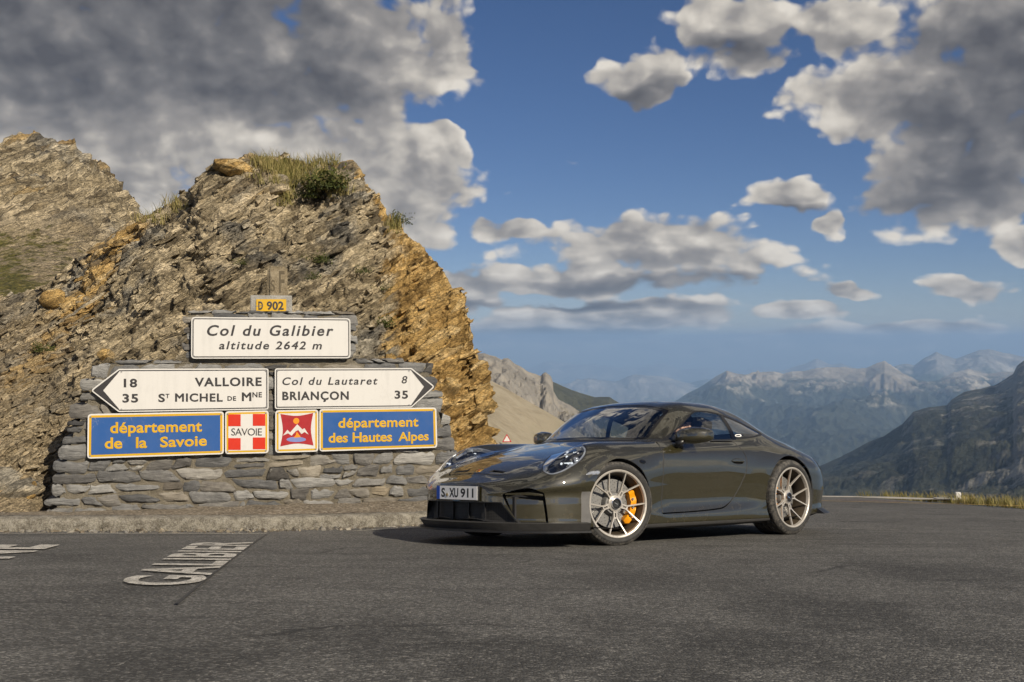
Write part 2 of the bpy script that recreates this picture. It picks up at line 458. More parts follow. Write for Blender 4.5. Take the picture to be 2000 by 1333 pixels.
for j, (o_, h) in enumerate(prof):
    x = kx; y = ky + o_
    nz_ = pnoise(np.c_[kx * 6, np.full_like(kx, j * .9), np.zeros_like(kx)]) * .010 + pnoise(np.c_[kx * 22, np.full_like(kx, j * 2.), np.zeros_like(kx)]) * .006 if j > 0 else 0
    gap = np.exp(-((kx * 1.0 % 1.35) / .012) ** 2) * .012
    V.append(np.stack([x, y + nz_ * .8 + gap, gz(kx, ky) + h + nz_ * .7], -1))
V = np.stack(V, 0); nj, nk = V.shape[:2]
idx = np.arange(nj * nk).reshape(nj, nk)
Fk = np.stack([idx[:-1, :-1], idx[:-1, 1:], idx[1:, 1:], idx[1:, :-1]], -1).reshape(-1, 4)
tag(mesh_obj('kerb', V.reshape(-1, 3), Fk, M_KERB), kind='structure')
# painted markings
def paint_mat(col, wear, keep=1.0):
    def b(N):
        c = geo_pos(N)
        w = N.ss(N.m('ADD', N.noise(c, 26, 5, .75), N.m('MULTIPLY', N.m('SUBTRACT', N.noise(c, 150, 3, .7), .5), 1.3)), wear - .10, wear + .07)
        base = bsdf(N, N.vm('SCALE', col, sc=N.ss(N.noise(c, 7, 4), .3, .7, .75, 1.1)), .8, spec=.25)
        tr = N.n('ShaderNodeBsdfTransparent'); mx = N.n('ShaderNodeMixShader')
        N.put(mx.inputs[0], N.m('MULTIPLY', N.m('SUBTRACT', 1.0, w), keep)); N.put(mx.inputs[1], tr.outputs[0]); N.put(mx.inputs[2], base)
        return mx.outputs[0]
    return b
M_PAINTW = material('road_paint', paint_mat((.62, .59, .53), .565))
M_PAINTF = material('faded_road_paint', paint_mat((.46, .43, .37), .52))
M_PAINTY = material('yellow_road_paint', paint_mat((.50, .32, .09), .56, .85))
M_PAINTR = material('red_road_paint', paint_mat((.42, .12, .06), .50, .7))
def strip(name, pts, w, mat, lift=.006, parent=None):
    """thin painted strip along ground pixels"""
    P = np.array([px2g(u, v, lift) for u, v in pts])
    t = np.gradient(P[:, :2], axis=0); t /= np.linalg.norm(t, axis=1)[:, None]
    nrm = np.c_[-t[:, 1], t[:, 0]]
    A = P.copy(); B = P.copy(); A[:, :2] += nrm * w / 2; B[:, :2] -= nrm * w / 2
    for Q in (A, B): Q[:, 2] = gz(Q[:, 0], Q[:, 1]) + lift + .003
    V = np.concatenate([A, B]); n = len(A)
    return tag(mesh_obj(name, V, [[i + n, i + 1 + n, i + 1, i] for i in range(n - 1)], mat, parent, smooth=False), kind='structure')
lin = lambda a, b, n=24: [(a[0] + (b[0] - a[0]) * i / n, a[1] + (b[1] - a[1]) * i / n) for i in range(n + 1)]
strip('edge_line', lin((-500, 1049), (-0, 1044.0)) + lin((10, 1043.9), (350, 1043.6)) + lin((360, 1043.7), (520, 1044.2)), .09, M_PAINTF)
strip('edge_line', lin((690, 1039), (830, 1031), 12), .07, M_PAINTF)
strip('centre_line', lin((1560, 1032), (1760, 1037), 12), .035, M_PAINTF)
strip('yellow_line', lin((1560, 978), (1760, 983)) + lin((1765, 983.2), (2150, 993)), .22, M_PAINTY)
strip('red_line', lin((1630, 977), (1760, 981), 12), .16, M_PAINTR, .010)
strip('concrete_edge', lin((1540, 969.3), (1700, 971.6)) + lin((1705, 971.8), (1840, 976)), 1.3, material('pale_concrete', lambda N: bsdf(N, N.vm('SCALE', (.42, .39, .34), sc=N.ss(N.noise(geo_pos(N), 3, 5), .3, .7, .7, 1.1)), .9)), .004)
# seam between two layers of asphalt
strip('tar_seam', lin((520, 1046), (497, 1061), 8) + lin((490, 1066), (400, 1135), 20) + lin((392, 1142), (345, 1182), 12), .018, material('tar', lambda N: bsdf(N, (.038, .036, .033), .8)), .004)
# road lettering
def on_road(name, V2, Fc, corners, mat):
    """V2 in 0..1 x 0..1 ; corners px: (0,0) (1,0) (1,1) (0,1)"""
    C = np.array([px2g(u, v, 0) for u, v in corners])
    s, t = V2[:, 0:1], V2[:, 1:2]
    P = C[0] * (1 - s) * (1 - t) + C[1] * s * (1 - t) + C[2] * s * t + C[3] * (1 - s) * t
    P[:, 2] = gz(P[:, 0], P[:, 1]) + .010 + V2[:, 2] * .05
    return tag(mesh_obj(name, P, Fc, mat, smooth=False), kind='structure')
def unit_text(txt, **kw):
    V, Fc = add_text('t', txt, **kw); a, b = V.min(0), V.max(0); V2 = V.copy(); V2[:, :2] = (V[:, :2] - a[:2]) / (b[:2] - a[:2]); return V2, Fc
V2, Fc = unit_text('GALIBIER', offset=.022, space=1.08)
on_road('road_lettering', V2, Fc, [(386, 1147), (497, 1061.5), (381, 1060), (221, 1146)], M_PAINTW)
V2, Fc = unit_text('NE', offset=.03, space=1.1)
on_road('road_lettering', V2, Fc, [(18, 1094), (118, 1066.5), (-80, 1066), (-210, 1094)], M_PAINTW)
# verge between kerb and rock
WA = np.array(px2w(90, 1003, 12.4)); WB = np.array(px2w(870, 974, 13.4))
vx = np.linspace(-22, 2.2, 240)
vk = np.interp(vx, kx, ky)
vz0 = gz(vx, vk) + .118
wy = np.interp(vx, [-20, WA[0] - .6, WA[0], WB[0], 2.2], [13.6, 12.6, 12.4, 13.4, 14.2])
wz = np.interp(vx, [-20, WA[0], WB[0], 2.2], [-1.22, -1.275, -1.262, -1.40])
V = []
for k in range(26):
    t = k / 18
    y = vk + .2 + (wy + .05 - vk - .2) * t; z = vz0 + (wz - vz0) * np.minimum(t, 1.6) ** .8 if k else vz0
    z = z + (.02 * pnoise(np.c_[vx * 3, y * 3, vx * 0]) + .012 * pnoise(np.c_[vx * 9, y * 9, vx * 0])) * (1 if k else 0)
    V.append(np.stack([vx, y, z], -1))
V = np.stack(V, 0); idx = np.arange(V.shape[0] * V.shape[1]).reshape(V.shape[:2])
Fv = np.stack([idx[:-1, :-1], idx[:-1, 1:], idx[1:, 1:], idx[1:, :-1]], -1).reshape(-1, 4)
tag(mesh_obj('verge', V.reshape(-1, 3), Fv, M_DIRT), kind='structure')
# ================================================================ rocky hill behind the sign wall
def rock_mat(N, sc=1.0):
    c = geo_pos(N)
    if sc != 1.0: c = N.vm('SCALE', c, sc=1.0 / sc)
    och = attr(N, 'ochre'); grs = attr(N, 'green'); fin = attr(N, 'fines')
    # bedding runs up to the right
    ca, sa = math.cos(rad(33)), math.sin(rad(33))
    x, y, z = N.sep(c)
    al = N.m('ADD', N.m('MULTIPLY', x, ca), N.m('MULTIPLY', z, sa)); ac = N.m('SUBTRACT', N.m('MULTIPLY', z, ca), N.m('MULTIPLY', x, sa))
    bed = N.comb(N.m('MULTIPLY', al, .38), N.m('MULTIPLY', y, .55), N.m('MULTIPLY', ac, 1.9))
    w = N.vm('SCALE', N.vm('SUBTRACT', N.n('ShaderNodeTexNoise').outputs['Color'], (.5, .5, .5)), sc=0.0)
    n1 = N.noise(bed, 3.2, 8, .68, .8)
    n2 = N.noise(c, 1.1, 5, .6)
    slab = N.voro(N.vm('ADD', bed, N.vm('SCALE', N.comb(n1, n2, n1), sc=.22)), 5.5, 'F1', 'Color')
    e1 = N.voro(N.vm('ADD', bed, N.vm('SCALE', N.comb(n1, n2, n1), sc=.22)), 5.5, 'DISTANCE_TO_EDGE')
    e2 = N.voro(N.vm('ADD', bed, N.vm('SCALE', N.comb(n2, n1, n2), sc=.3)), 15.0, 'DISTANCE_TO_EDGE')
    sl = N.sep(slab)
    grey = N.ramp(N.m('ADD', N.m('MULTIPLY', n1, .62), N.m('MULTIPLY', sl[0], .38)), [(.24, (.08, .066, .048)), (.40, (.255, .22, .16)), (.56, (.41, .36, .27)), (.78, (.60, .53, .41))])
    blue = N.ramp(N.m('ADD', N.m('MULTIPLY', n1, .62), N.m('MULTIPLY', sl[0], .38)), [(.24, (.055, .055, .056)), (.42, (.16, .155, .145)), (.60, (.28, .27, .245)), (.80, (.42, .40, .36))])
    grey = N.mix(N.ss(N.noise(c, .9, 4, .6), .48, .62), grey, blue)
    ochc = N.ramp(N.m('ADD', N.m('MULTIPLY', n1, .6), N.m('MULTIPLY', sl[1], .4)), [(.24, (.12, .08, .035)), (.42, (.36, .245, .10)), (.58, (.52, .37, .165)), (.80, (.62, .51, .32))])
    o2 = N.ss(N.m('ADD', och, N.m('MULTIPLY', N.m('SUBTRACT', sl[2], .5), .5)), .32, .68)
    col = N.mix(o2, grey, ochc)
    dcol = N.ramp(N.noise(c, 42, 4, .7), [(.3, (.12, .098, .068)), (.5, (.27, .225, .16)), (.72, (.45, .395, .30))])
    col = N.mix(fin, col, dcol)
    gr = N.ss(N.m('ADD', grs, N.m('MULTIPLY', N.m('SUBTRACT', N.noise(c, 7, 4, .7), .5), .9)), .45, .62)
    col = N.mix(gr, col, N.ramp(N.noise(c, 30, 3), [(.3, (.05, .06, .016)), (.7, (.17, .15, .05))]))
    crack = N.m('MULTIPLY', N.ss(e1, .0, .07), N.ss(e2, .0, .10, .55, 1.0))
    col = N.vm('SCALE', N.vm('MULTIPLY', col, (1.06, 1.0, .88)), sc=N.m('MULTIPLY', 1.28, N.ss(N.noise(c, 19, 5, .75), .34, .62, .62, 1.22)))
    h = N.m('ADD', N.m('ADD', N.m('MULTIPLY', n1, 1.3), N.m('MULTIPLY', sl[0], .35)), N.m('ADD', N.m('MULTIPLY', crack, .4), N.m('MULTIPLY', N.noise(c, 46, 4, .75), .35)))
    return bsdf(N, col, .88, 0, N.bump(h, 1.0, .11 * sc), spec=.25)
M_ROCK = material('schist_rock', rock_mat)
def rock_disp(P, amp=1.0, scale=1.0):
    """layered, blocky displacement; P (n,3) metres -> height"""
    ca, sa = math.cos(rad(33)), math.sin(rad(33))
    al = P[:, 0] * ca + P[:, 2] * sa; ac = -P[:, 0] * sa + P[:, 2] * ca
    w = np.c_[fbm(P * .9 / scale, 3), fbm(P * .9 / scale + 31, 3), fbm(P * .9 / scale + 57, 3)]
    B = np.c_[al * .55, P[:, 1] * .8, ac * 2.0] / scale + w * .55
    f1, f2, v1, _ = worley(B * 1.0)
    g1, g2, v2, _ = worley(B * 2.7 + 11 + w * .4)
    h1, h2, v3, _ = worley(B * 6.5 + 23 + w)
    d = .34 * fbm(P * .35 / scale + 5, 4) + .16 * fbm(P * 1.0 / scale, 5, ridged=True)
    d += .24 * (v1 - .5) * smooth01(f2 - f1, .02, .16) + .13 * (v2 - .5) * smooth01(g2 - g1, .02, .2) + .055 * (v3 - .5) * smooth01(h2 - h1, .03, .25)
    B2 = np.c_[al * 1.3, P[:, 1] * 2.2, ac * 6.5] / scale + w * .9
    k1, k2, v4, _ = worley(B2); m1, m2, v5, _ = worley(B2 * 2.3 + 7)
    d += .085 * (v4 - .5) * smooth01(k2 - k1, .02, .14) + .045 * (v5 - .5) * smooth01(m2 - m1, .02, .2)
    d += .05 * fbm(P * 5 / scale, 4, .6)
    return d * amp
def fan_hill(name, ridge, base, nu, nt, shape, disp, extra_back=3.0, right_side=None, seed=0.0, tmax=1.25):
    """ridge: (u, v, depth); base: (u, depth, z)  -> V grid"""
    R_ = np.array(ridge, float)
    # spread columns evenly along the outline so that steep flanks get as many
    L = np.r_[0, np.cumsum(np.hypot(np.diff(R_[:, 0]), np.diff(R_[:, 1])))]
    q = np.linspace(0, L[-1], nu)
    u, v, d = (np.interp(q, L, R_[:, k]) for k in range(3))
    B_ = np.array(base, float)
    db, zb = np.interp(u, B_[:, 0], B_[:, 1]), np.interp(u, B_[:, 0], B_[:, 2])
    zr = CAMZ - (v - CV) / F_PX * d
    t = np.linspace(0, 1, nt)
    tb = np.linspace(0, 1, max(6, nt // 8))[1:]
    rows = []
    for k in t:
        dd = db + (d - db) * k; zz = zb + (zr - zb) * shape(k)
        rows.append(np.stack([(u - CU) / F_PX * dd, dd, zz], -1))
    for k in tb:
        dd = d + extra_back * k; zz = zr - np.maximum(np.abs(zr - zb), extra_back * .45) * (k ** 1.3)
        rows.append(np.stack([(u - CU) / F_PX * dd, dd, zz], -1))
    G = np.stack(rows, 0)
    return G, u, t
def grid_faces(n, m):
    idx = np.arange(n * m).reshape(n, m)
    return np.stack([idx[:-1, :-1], idx[:-1, 1:], idx[1:, 1:], idx[1:, :-1]], -1).reshape(-1, 4)
def grid_normals(G):
    N = np.cross(np.gradient(G, axis=1), np.gradient(G, axis=0)); N /= np.linalg.norm(N, axis=2, keepdims=True) + 1e-9
    return N
RIDGE = [(-700, 700, 21), (-420, 690, 21), (-200, 660, 20.5), (-60, 625, 20), (30, 590, 19.5), (90, 560, 19.2), (135, 530, 19), (195, 480, 18.8), (250, 440, 18.5), (320, 400, 18.2), (365, 382, 18), (395, 364, 17.8), (414, 345, 17.6), (425, 328, 17.5), (450, 322, 17.5), (480, 318, 17.5), (520, 316, 17.5), (560, 318, 17.5), (600, 320, 17.5), (650, 317, 17.4), (690, 312, 17.3), (702, 330, 17.2), (720, 372, 17.1), (745, 405, 17), (775, 438, 16.8), (800, 465, 16.6), (830, 487, 16.3), (845, 510, 16.1), (862, 545, 15.9), (880, 578, 15.7), (900, 630, 15.4), (915, 668, 15.2), (927, 705, 15), (937, 748, 14.9), (943, 790, 14.8), (946, 830, 14.75), (946, 880, 14.7), (940, 960, 14.6)]
BASE = [(-420, 12.6, -1.75), (-150, 12.2, -1.5), (-60, 12.1, -1.32), (60, 12.3, -1.27), (90, 12.75, -1.28), (400, 13.1, -1.30), (870, 13.75, -1.34), (946, 14.3, -1.62)]
G, U_, T_ = fan_hill('rocky_hill', RIDGE, BASE, 720, 400, lambda k: k ** .86 + .05 * math.sin(k * math.pi), None, 4.0)
# close the steep right flank backwards
side_rows = []
edge = G[:, -1, :].copy()
Nn = grid_normals(G)
P = G.reshape(-1, 3)
d = rock_disp(P)
uu = np.broadcast_to(U_, G.shape[:2]).ravel()
tt = np.r_[T_, np.ones(G.shape[0] - len(T_))][:, None] * np.ones(len(U_)); tt = tt.ravel()
# left part near the road is loose scree: calmer
scree = smooth01(-(P[:, 0] + 3.5 + (P[:, 2] + 1.2) * 1.25), -.4, 1.8) * (1 - smooth01(P[:, 2], .4, 1.6))
scree = np.maximum(scree, smooth01(.30 - tt, 0, .25) * smooth01(-P[:, 0] - .9, 0, 1) * .55)
amp = (1 - .84 * scree) * (1 - .75 * smooth01(tt, .93, 1.0)) * smooth01(tt, -.02, .06)
Nd = Nn.reshape(-1, 3).copy(); Nd[:, 1] = np.minimum(Nd[:, 1], -.35); Nd /= np.linalg.norm(Nd, axis=1)[:, None]
small = rock_disp(P * 1.0 + 100, .35, .45)
Pd = P + Nd * (d * amp * 1.25 + small * (1 - .5 * scree) * (1 - .6 * smooth01(tt, .95, 1.0)) * smooth01(tt, -.02, .05))[:, None]
# jagged crest
jag = np.interp(np.arange(len(U_)), np.arange(len(U_)), fbm(np.c_[np.arange(len(U_)) * .06, np.zeros(len(U_)), np.zeros(len(U_))], 5, .6)) * .05
Pd[:, 2] += np.broadcast_to(jag, G.shape[:2]).ravel() * smooth01(tt, .9, 1.0)
och = smooth01(uu, 700, 840) * (.72 + .4 * smooth01(P[:, 2], -1.5, 1.0)) + .62 * np.exp(-((uu - 250 + (1 - tt) * 330) / 75) ** 2) * smooth01(tt, .2, .5)
och += .55 * smooth01(tt, .86, .97) * smooth01(uu, 380, 470) * .9
och = np.clip(och + .42 * fbm(P * .9 + 40, 4) + .0, 0, 1)
grn = np.exp(-(((uu - 610) / 75) ** 2 + ((tt - .93) / .07) ** 2)) * .75 + .35 * np.exp(-(((uu - 545) / 40) ** 2 + ((tt - .93) / .09) ** 2)) + .22 * smooth01(fbm(P * 1.4 + 9, 3), .25, .6)
fin = np.clip(scree * 1.1 + .25 * fbm(P * 1.5 + 77, 4) * scree, 0, .95)
back = []
for k in range(26):
    e = Pd.reshape(G.shape)[:, -1, :].copy(); e[:, 1] += k * .28; e[:, 0] += -.0024 * k * k + (.0 if k == 0 else .10 * np.interp(np.arange(len(e)) * .05 + k, np.arange(100), np.random.RandomState(3).rand(100) - .5))
    e[:, 2] = e[:, 2] - k * .01
    back.append(e)
Bk = np.stack(back, 1)
n_ = Bk.shape[0] * Bk.shape[1]
cat_ = np.concatenate
hill = mesh_obj('rocky_hill', cat_([Pd, Bk.reshape(-1, 3)]), cat_([grid_faces(*G.shape[:2]), grid_faces(*Bk.shape[:2]) + len(Pd)]), M_ROCK,
                attrs={'ochre': cat_([och, np.full(n_, .8)]), 'green': cat_([grn, np.zeros(n_)]), 'fines': cat_([fin, np.zeros(n_)])})
tag(hill, kind='structure')
HILL_P = Pd; HILL_N = Nd
HILL_UV = np.c_[CU + F_PX * Pd[:, 0] / Pd[:, 1], CV - F_PX * (Pd[:, 2] - CAMZ) / Pd[:, 1]]
def on_hill(u, v):
    w = (HILL_UV[:, 0] - u) ** 2 + (HILL_UV[:, 1] - v) ** 2
    c = np.argsort(w)[:12]
    j = c[np.argmin(HILL_P[c, 1])]
    return Vector(HILL_P[j]), Vector(HILL_N[j])
# crag further up on the left
RIDGE2 = [(-900, 470, 62), (-500, 420, 62), (-260, 330, 62), (-60, 288, 62), (0, 283, 62), (20, 272, 62), (60, 267, 62), (110, 270, 62), (150, 286, 62), (175, 305, 62), (200, 318, 62), (213, 335, 61), (207, 358, 60), (222, 375, 59), (243, 398, 58), (250, 425, 57), (256, 450, 56), (262, 490, 55), (275, 540, 54), (300, 620, 53)]
BASE2 = [(-900, 19, -.9), (-500, 20, -.6), (-250, 23, .2), (0, 26, .8), (300, 27, .6)]
G2, U2, T2 = fan_hill('crag_hill', RIDGE2, BASE2, 360, 240, lambda k: .42 * k + .58 * k ** 2.6, None, 12.0)
P2 = G2.reshape(-1, 3); N2 = grid_normals(G2).reshape(-1, 3); N2[:, 1] = np.minimum(N2[:, 1], -.3); N2 /= np.linalg.norm(N2, axis=1)[:, None]
t2 = (np.r_[T2, np.ones(G2.shape[0] - len(T2))][:, None] * np.ones(len(U2))).ravel(); u2 = np.broadcast_to(U2, G2.shape[:2]).ravel()
d2 = rock_disp(P2, 3.4, 3.6) + rock_disp(P2 + 50, 1.5, 1.1)
steep = smooth01(t2, .50, .70)
P2d = P2 + N2 * (d2 * (.12 + .88 * steep) * (1 - .30 * smooth01(t2, .94, 1.0)))[:, None]
g2 = np.clip((1 - steep) * (.50 + .6 * fbm(P2 * .12, 4)) + .15, 0, 1) * (.55 + .45 * smooth01(u2, 330, -60))
o2 = np.clip(.10 + .4 * fbm(P2 * .15 + 9, 3) + .2 * smooth01(t2, .9, 1), 0, 1)
f2_ = np.clip((1 - steep) * .85, 0, 1)
tag(mesh_obj('crag_hill', P2d, grid_faces(*G2.shape[:2]), material('crag_rock', lambda N: rock_mat(N, 4.2)), attrs={'ochre': o2, 'green': g2, 'fines': f2_}), kind='structure')
# ================================================================ stone wall that carries the signs
WT = WB - WA; WT[2] = 0; WL = np.linalg.norm(WT); WT /= WL
WN = np.array([WT[1], -WT[0], 0.0])                       # towards the road
def wpx(u, v):
    """picture point -> (along, height) on the wall face"""
    r = np.array([(u - CU) / F_PX, 1.0, (CV - v) / F_PX]); o = np.array([0, 0, CAMZ])
    k = ((WA - o) @ WN) / (r @ WN); p = o + k * r
    return ((p - WA) @ WT, p[2])
WM = Matrix(((WT[0], WN[0], 0, WA[0]), (WT[1], WN[1], 0, WA[1]), (0, 0, 1, 0), (0, 0, 0, 1)))   # local: x along, y out, z up
def stone_mat(N):
    c = geo_pos(N)
    sh = attr(N, 'shade'); wm = attr(N, 'warm')
    n = N.noise(c, 6, 7, .7, .6)
    lay = N.noise(N.vm('MULTIPLY', c, (5.0, 5.0, 26.0)), 1.4, 6, .7, .8)
    f = N.noise(c, 120, 3, .7)
    v = N.m('ADD', N.m('MULTIPLY', sh, .75), N.m('ADD', N.m('MULTIPLY', N.m('SUBTRACT', n, .5), .55), N.m('MULTIPLY', N.m('SUBTRACT', lay, .5), .55)))
    v = N.m('ADD', v, N.m('MULTIPLY', N.m('SUBTRACT', f, .5), .25))
    cold = N.ramp(v, [(.0, (.04, .04, .042)), (.3, (.125, .126, .128)), (.6, (.27, .268, .26)), (1.0, (.52, .51, .48))])
    warm = N.ramp(v, [(.0, (.05, .038, .022)), (.3, (.15, .115, .07)), (.6, (.30, .24, .15)), (1.0, (.50, .43, .31))])
    col = N.mix(wm, cold, warm)
    lich = N.ss(N.noise(c, 15, 6, .75), .62, .72)
    col = N.mix(N.m('MULTIPLY', lich, .45), col, (.40, .385, .34))
    h = N.m('ADD', N.m('MULTIPLY', lay, .9), N.m('ADD', N.m('MULTIPLY', n, .5), N.m('MULTIPLY', f, .25)))
    return bsdf(N, col, .85, 0, N.bump(h, 1.0, .03), spec=.3)
M_STONE = material('wall_stone', stone_mat)
def mortar_mat(N):
    c = geo_pos(N)
    n = N.noise(c, 8, 6, .7); f = N.noise(c, 90, 4, .75)
    col = N.ramp(N.m('ADD', N.m('MULTIPLY', n, .6), N.m('MULTIPLY', f, .4)), [(.3, (.11, .095, .07)), (.5, (.235, .208, .16)), (.72, (.37, .335, .27))])
    return bsdf(N, col, .95, 0, N.bump(N.m('ADD', f, n), 1.0, .03), spec=.15)
M_MORTAR = material('wall_mortar', mortar_mat)
rng = random.Random(11)
LEFT = np.array([wpx(*p) for p in [(84, 1012), (96, 975), (103, 945), (110, 905), (116, 880), (122, 850), (138, 818), (150, 788), (158, 758), (167, 735), (173, 712), (174, 708)]])
RIGHT = np.array([wpx(*p) for p in [(905, 985), (900, 940), (893, 880), (884, 850), (876, 822), (866, 790), (860, 765), (854, 735), (846, 716), (843, 709)]])
zt_mid = wpx(500, 709)[1]
UL, UR = wpx(360, 650), wpx(696, 655); zu0, zu1 = wpx(500, 704)[1], wpx(500, 613)[1]
lx = lambda z: float(np.interp(z, LEFT[:, 1], LEFT[:, 0])); rx_ = lambda z: float(np.interp(z, RIGHT[:, 1], RIGHT[:, 0]))
SV, SF, SSH, SWM = [], [], [], []
def add_stone(quad, proud, shade, warm, back=.42, seed=0):
    """quad: four (along, z) corners, counter-clockwise from lower left"""
    q = np.array(quad, float)
    nu_, nv_ = 9, 7
    s, t = np.meshgrid(np.linspace(0, 1, nu_), np.linspace(0, 1, nv_))
    # round the corners a little and roughen the outline
    cs = 2 * s - 1; ct = 2 * t - 1
    k = 1 - .10 * (cs ** 2) * (ct ** 2)
    s2, t2 = (cs * k + 1) / 2, (ct * k + 1) / 2
    P = (q[0][:, None, None] * (1 - s2) * (1 - t2) + q[1][:, None, None] * s2 * (1 - t2) + q[2][:, None, None] * s2 * t2 + q[3][:, None, None] * (1 - s2) * t2)
    a, z = P[0], P[1]
    e = np.maximum(np.abs(cs), np.abs(ct))
    nz1 = pnoise(np.c_[a.ravel() * 9, z.ravel() * 9, np.full(a.size, seed * 1.7)]).reshape(a.shape)
    nz2 = pnoise(np.c_[a.ravel() * 22, z.ravel() * 30, np.full(a.size, seed * 2.3)]).reshape(a.shape)
    edge = e > .99
    a = a + edge * nz1 * .030; z = z + edge * nz2 * .026
    y = proud - .022 * smooth01(e, .86, 1.0) - .004 * e ** 2 + .013 * nz1 + .010 * nz2 + (cs * rng.uniform(-.008, .008) + ct * rng.uniform(-.008, .008))
    V = np.stack([a, y, z], -1).reshape(-1, 3)
    b = len(SV)
    F_ = grid_faces(nv_, nu_)
    ring = list(range(nu_)) + [i * nu_ + nu_ - 1 for i in range(1, nv_)] + [(nv_ - 1) * nu_ + i for i in range(nu_ - 2, -1, -1)] + [i * nu_ for i in range(nv_ - 2, 0, -1)]
    Vb = V[ring].copy(); Vb[:, 1] = -back
    SV.extend(V.tolist()); SV.extend(Vb.tolist())
    SF.extend((F_[:, ::-1] + b).tolist())
    n = len(ring); o = b + len(V)
    for i in range(n):
        j = (i + 1) % n
        SF.append([b + ring[i], o + i, o + j, b + ring[j]])
    tot = len(V) + n
    SSH.extend([shade] * tot); SWM.extend([warm] * tot)
def course(z0, z1, xl, xr, wmin, wmax, gap=.015, warmth=.02, wav=.028, flat_=False):
    x = xl
    j0 = None
    while x < xr - .03:
        w = rng.uniform(wmin, wmax) * (1.0 if rng.random() > .22 else .55)
        if xr - (x + w) < wmin * .7: w = xr - x
        sk0 = rng.uniform(-.11, .11) if not flat_ else rng.uniform(-.01, .01)
        if j0 is None: j0 = rng.uniform(-.02, .02)
        j1 = sk0 if x + w < xr - .02 else rng.uniform(-.02, .02)
        d = lambda: rng.uniform(-wav, wav)
        quad = [(x + gap / 2 - j0 * .5, z0 + gap / 2 + d()), (x + w - gap / 2 - j1 * .5, z0 + gap / 2 + d()), (x + w - gap / 2 + j1 * .5, z1 - gap / 2 + d()), (x + gap / 2 + j0 * .5, z1 - gap / 2 + d())]
        sh = min(max(rng.gauss(.60, .19), .18), 1.0); wm = max(0, min(1, rng.gauss(warmth, .20))) if rng.random() > .10 else rng.uniform(.25, .6)
        h = z1 - z0
        if rng.random() < .20 and h > .13 and w > .16:                  # two thin stones instead of one
            m = rng.uniform(.38, .62); mm = lambda a, b: (a[0] + (b[0] - a[0]) * m, a[1] + (b[1] - a[1]) * m)
            l, r = mm(quad[0], quad[3]), mm(quad[1], quad[2]); t_ = rng.uniform(-.012, .012)
            add_stone([quad[0], quad[1], (r[0], r[1] - gap / 2 + t_), (l[0], l[1] - gap / 2 - t_)], rng.uniform(.022, .045), sh, wm, seed=len(SV))
            add_stone([(l[0], l[1] + gap / 2 - t_), (r[0], r[1] + gap / 2 + t_), quad[2], quad[3]], rng.uniform(.022, .045), min(.9, max(.1, rng.gauss(.46, .17))), wm, seed=len(SV))
        else:
            add_stone(quad, rng.uniform(.022, .048), sh, wm, seed=len(SV))
        x += w; j0 = j1
z = LEFT[0, 1] - .03
first = True
while z < zt_mid - .02:
    h = rng.uniform(.105, .19)
    if zt_mid - (z + h) < .09: h = zt_mid - z
    course(z, z + h, lx(z + h / 2) + rng.uniform(-.05, .04), rx_(z + h / 2) + rng.uniform(-.03, .05), .15, .50)
    z += h
z = zu0 + .005
while z < zu1 - .03:
    h = rng.uniform(.09, .15)
    if zu1 - (z + h) < .07: h = zu1 - z
    course(z, z + h, UL[0] + rng.uniform(-.03, .02), UR[0] + rng.uniform(-.02, .03), .14, .40)
    z += h
# thin cap slates
course(zt_mid - .01, zt_mid + .035, lx(zt_mid) + .28, UL[0], .2, .42, .01, wav=.006); course(zt_mid - .01, zt_mid + .035, UR[0], rx_(zt_mid) - .3, .2, .42, .01, wav=.006)
course(zu1 - .005, zu1 + .035, UL[0] + .02, UR[0] - .02, .18, .40, .01, wav=.006)
wall = empty('sign_wall', 'rough grey stone wall with pale mortar carrying the road signs below the rock', 'wall', mat=WM)
mesh_obj('stonework', SV, SF, M_STONE, wall, attrs={'shade': np.array(SSH), 'warm': np.array(SWM)})
bpy.data.objects['stonework'].data.set_sharp_from_angle(angle=rad(50))
# mortar bed behind the stone faces
def bed(poly, name):
    mb = MB(); Mx = Matrix(((1, 0, 0, 0), (0, 0, -1, 0), (0, 1, 0, 0), (0, 0, 0, 1)))
    zs = sorted(set(np.linspace(min(p[1] for p in poly), max(p[1] for p in poly), 70)))
    # gridded so that the bump has something to hold on to
    rows = []
    for z_ in zs:
        a0, a1 = (lx(z_) + .11, rx_(z_) - .09) if z_ <= zt_mid else (UL[0] + .04, UR[0] - .04)
        xs_ = np.linspace(a0, a1, 160)
        rows.append(np.stack([xs_, np.full(160, .006) + .010 * pnoise(np.c_[xs_ * 8, np.full(160, z_ * 8), np.zeros(160)]), np.full(160, z_)], -1))
    return np.stack(rows, 0)
g = bed([(0, LEFT[0, 1] - .05), (0, zu1 - .01)], 'm'); fr_ = grid_faces(*g.shape[:2])
V = np.concatenate([g.reshape(-1, 3), (g * [1, 0, 1] + [0, -.40, 0]).reshape(-1, 3)])
n0 = g.shape[0] * g.shape[1]; top = (g.shape[0] - 1) * g.shape[1]
cap = [[top + i, top + i + 1, n0 + top + i + 1, n0 + top + i] for i in range(g.shape[1] - 1)]
mesh_obj('mortar', V, fr_.tolist() + (fr_[:, ::-1] + n0).tolist() + cap, M_MORTAR, wall)
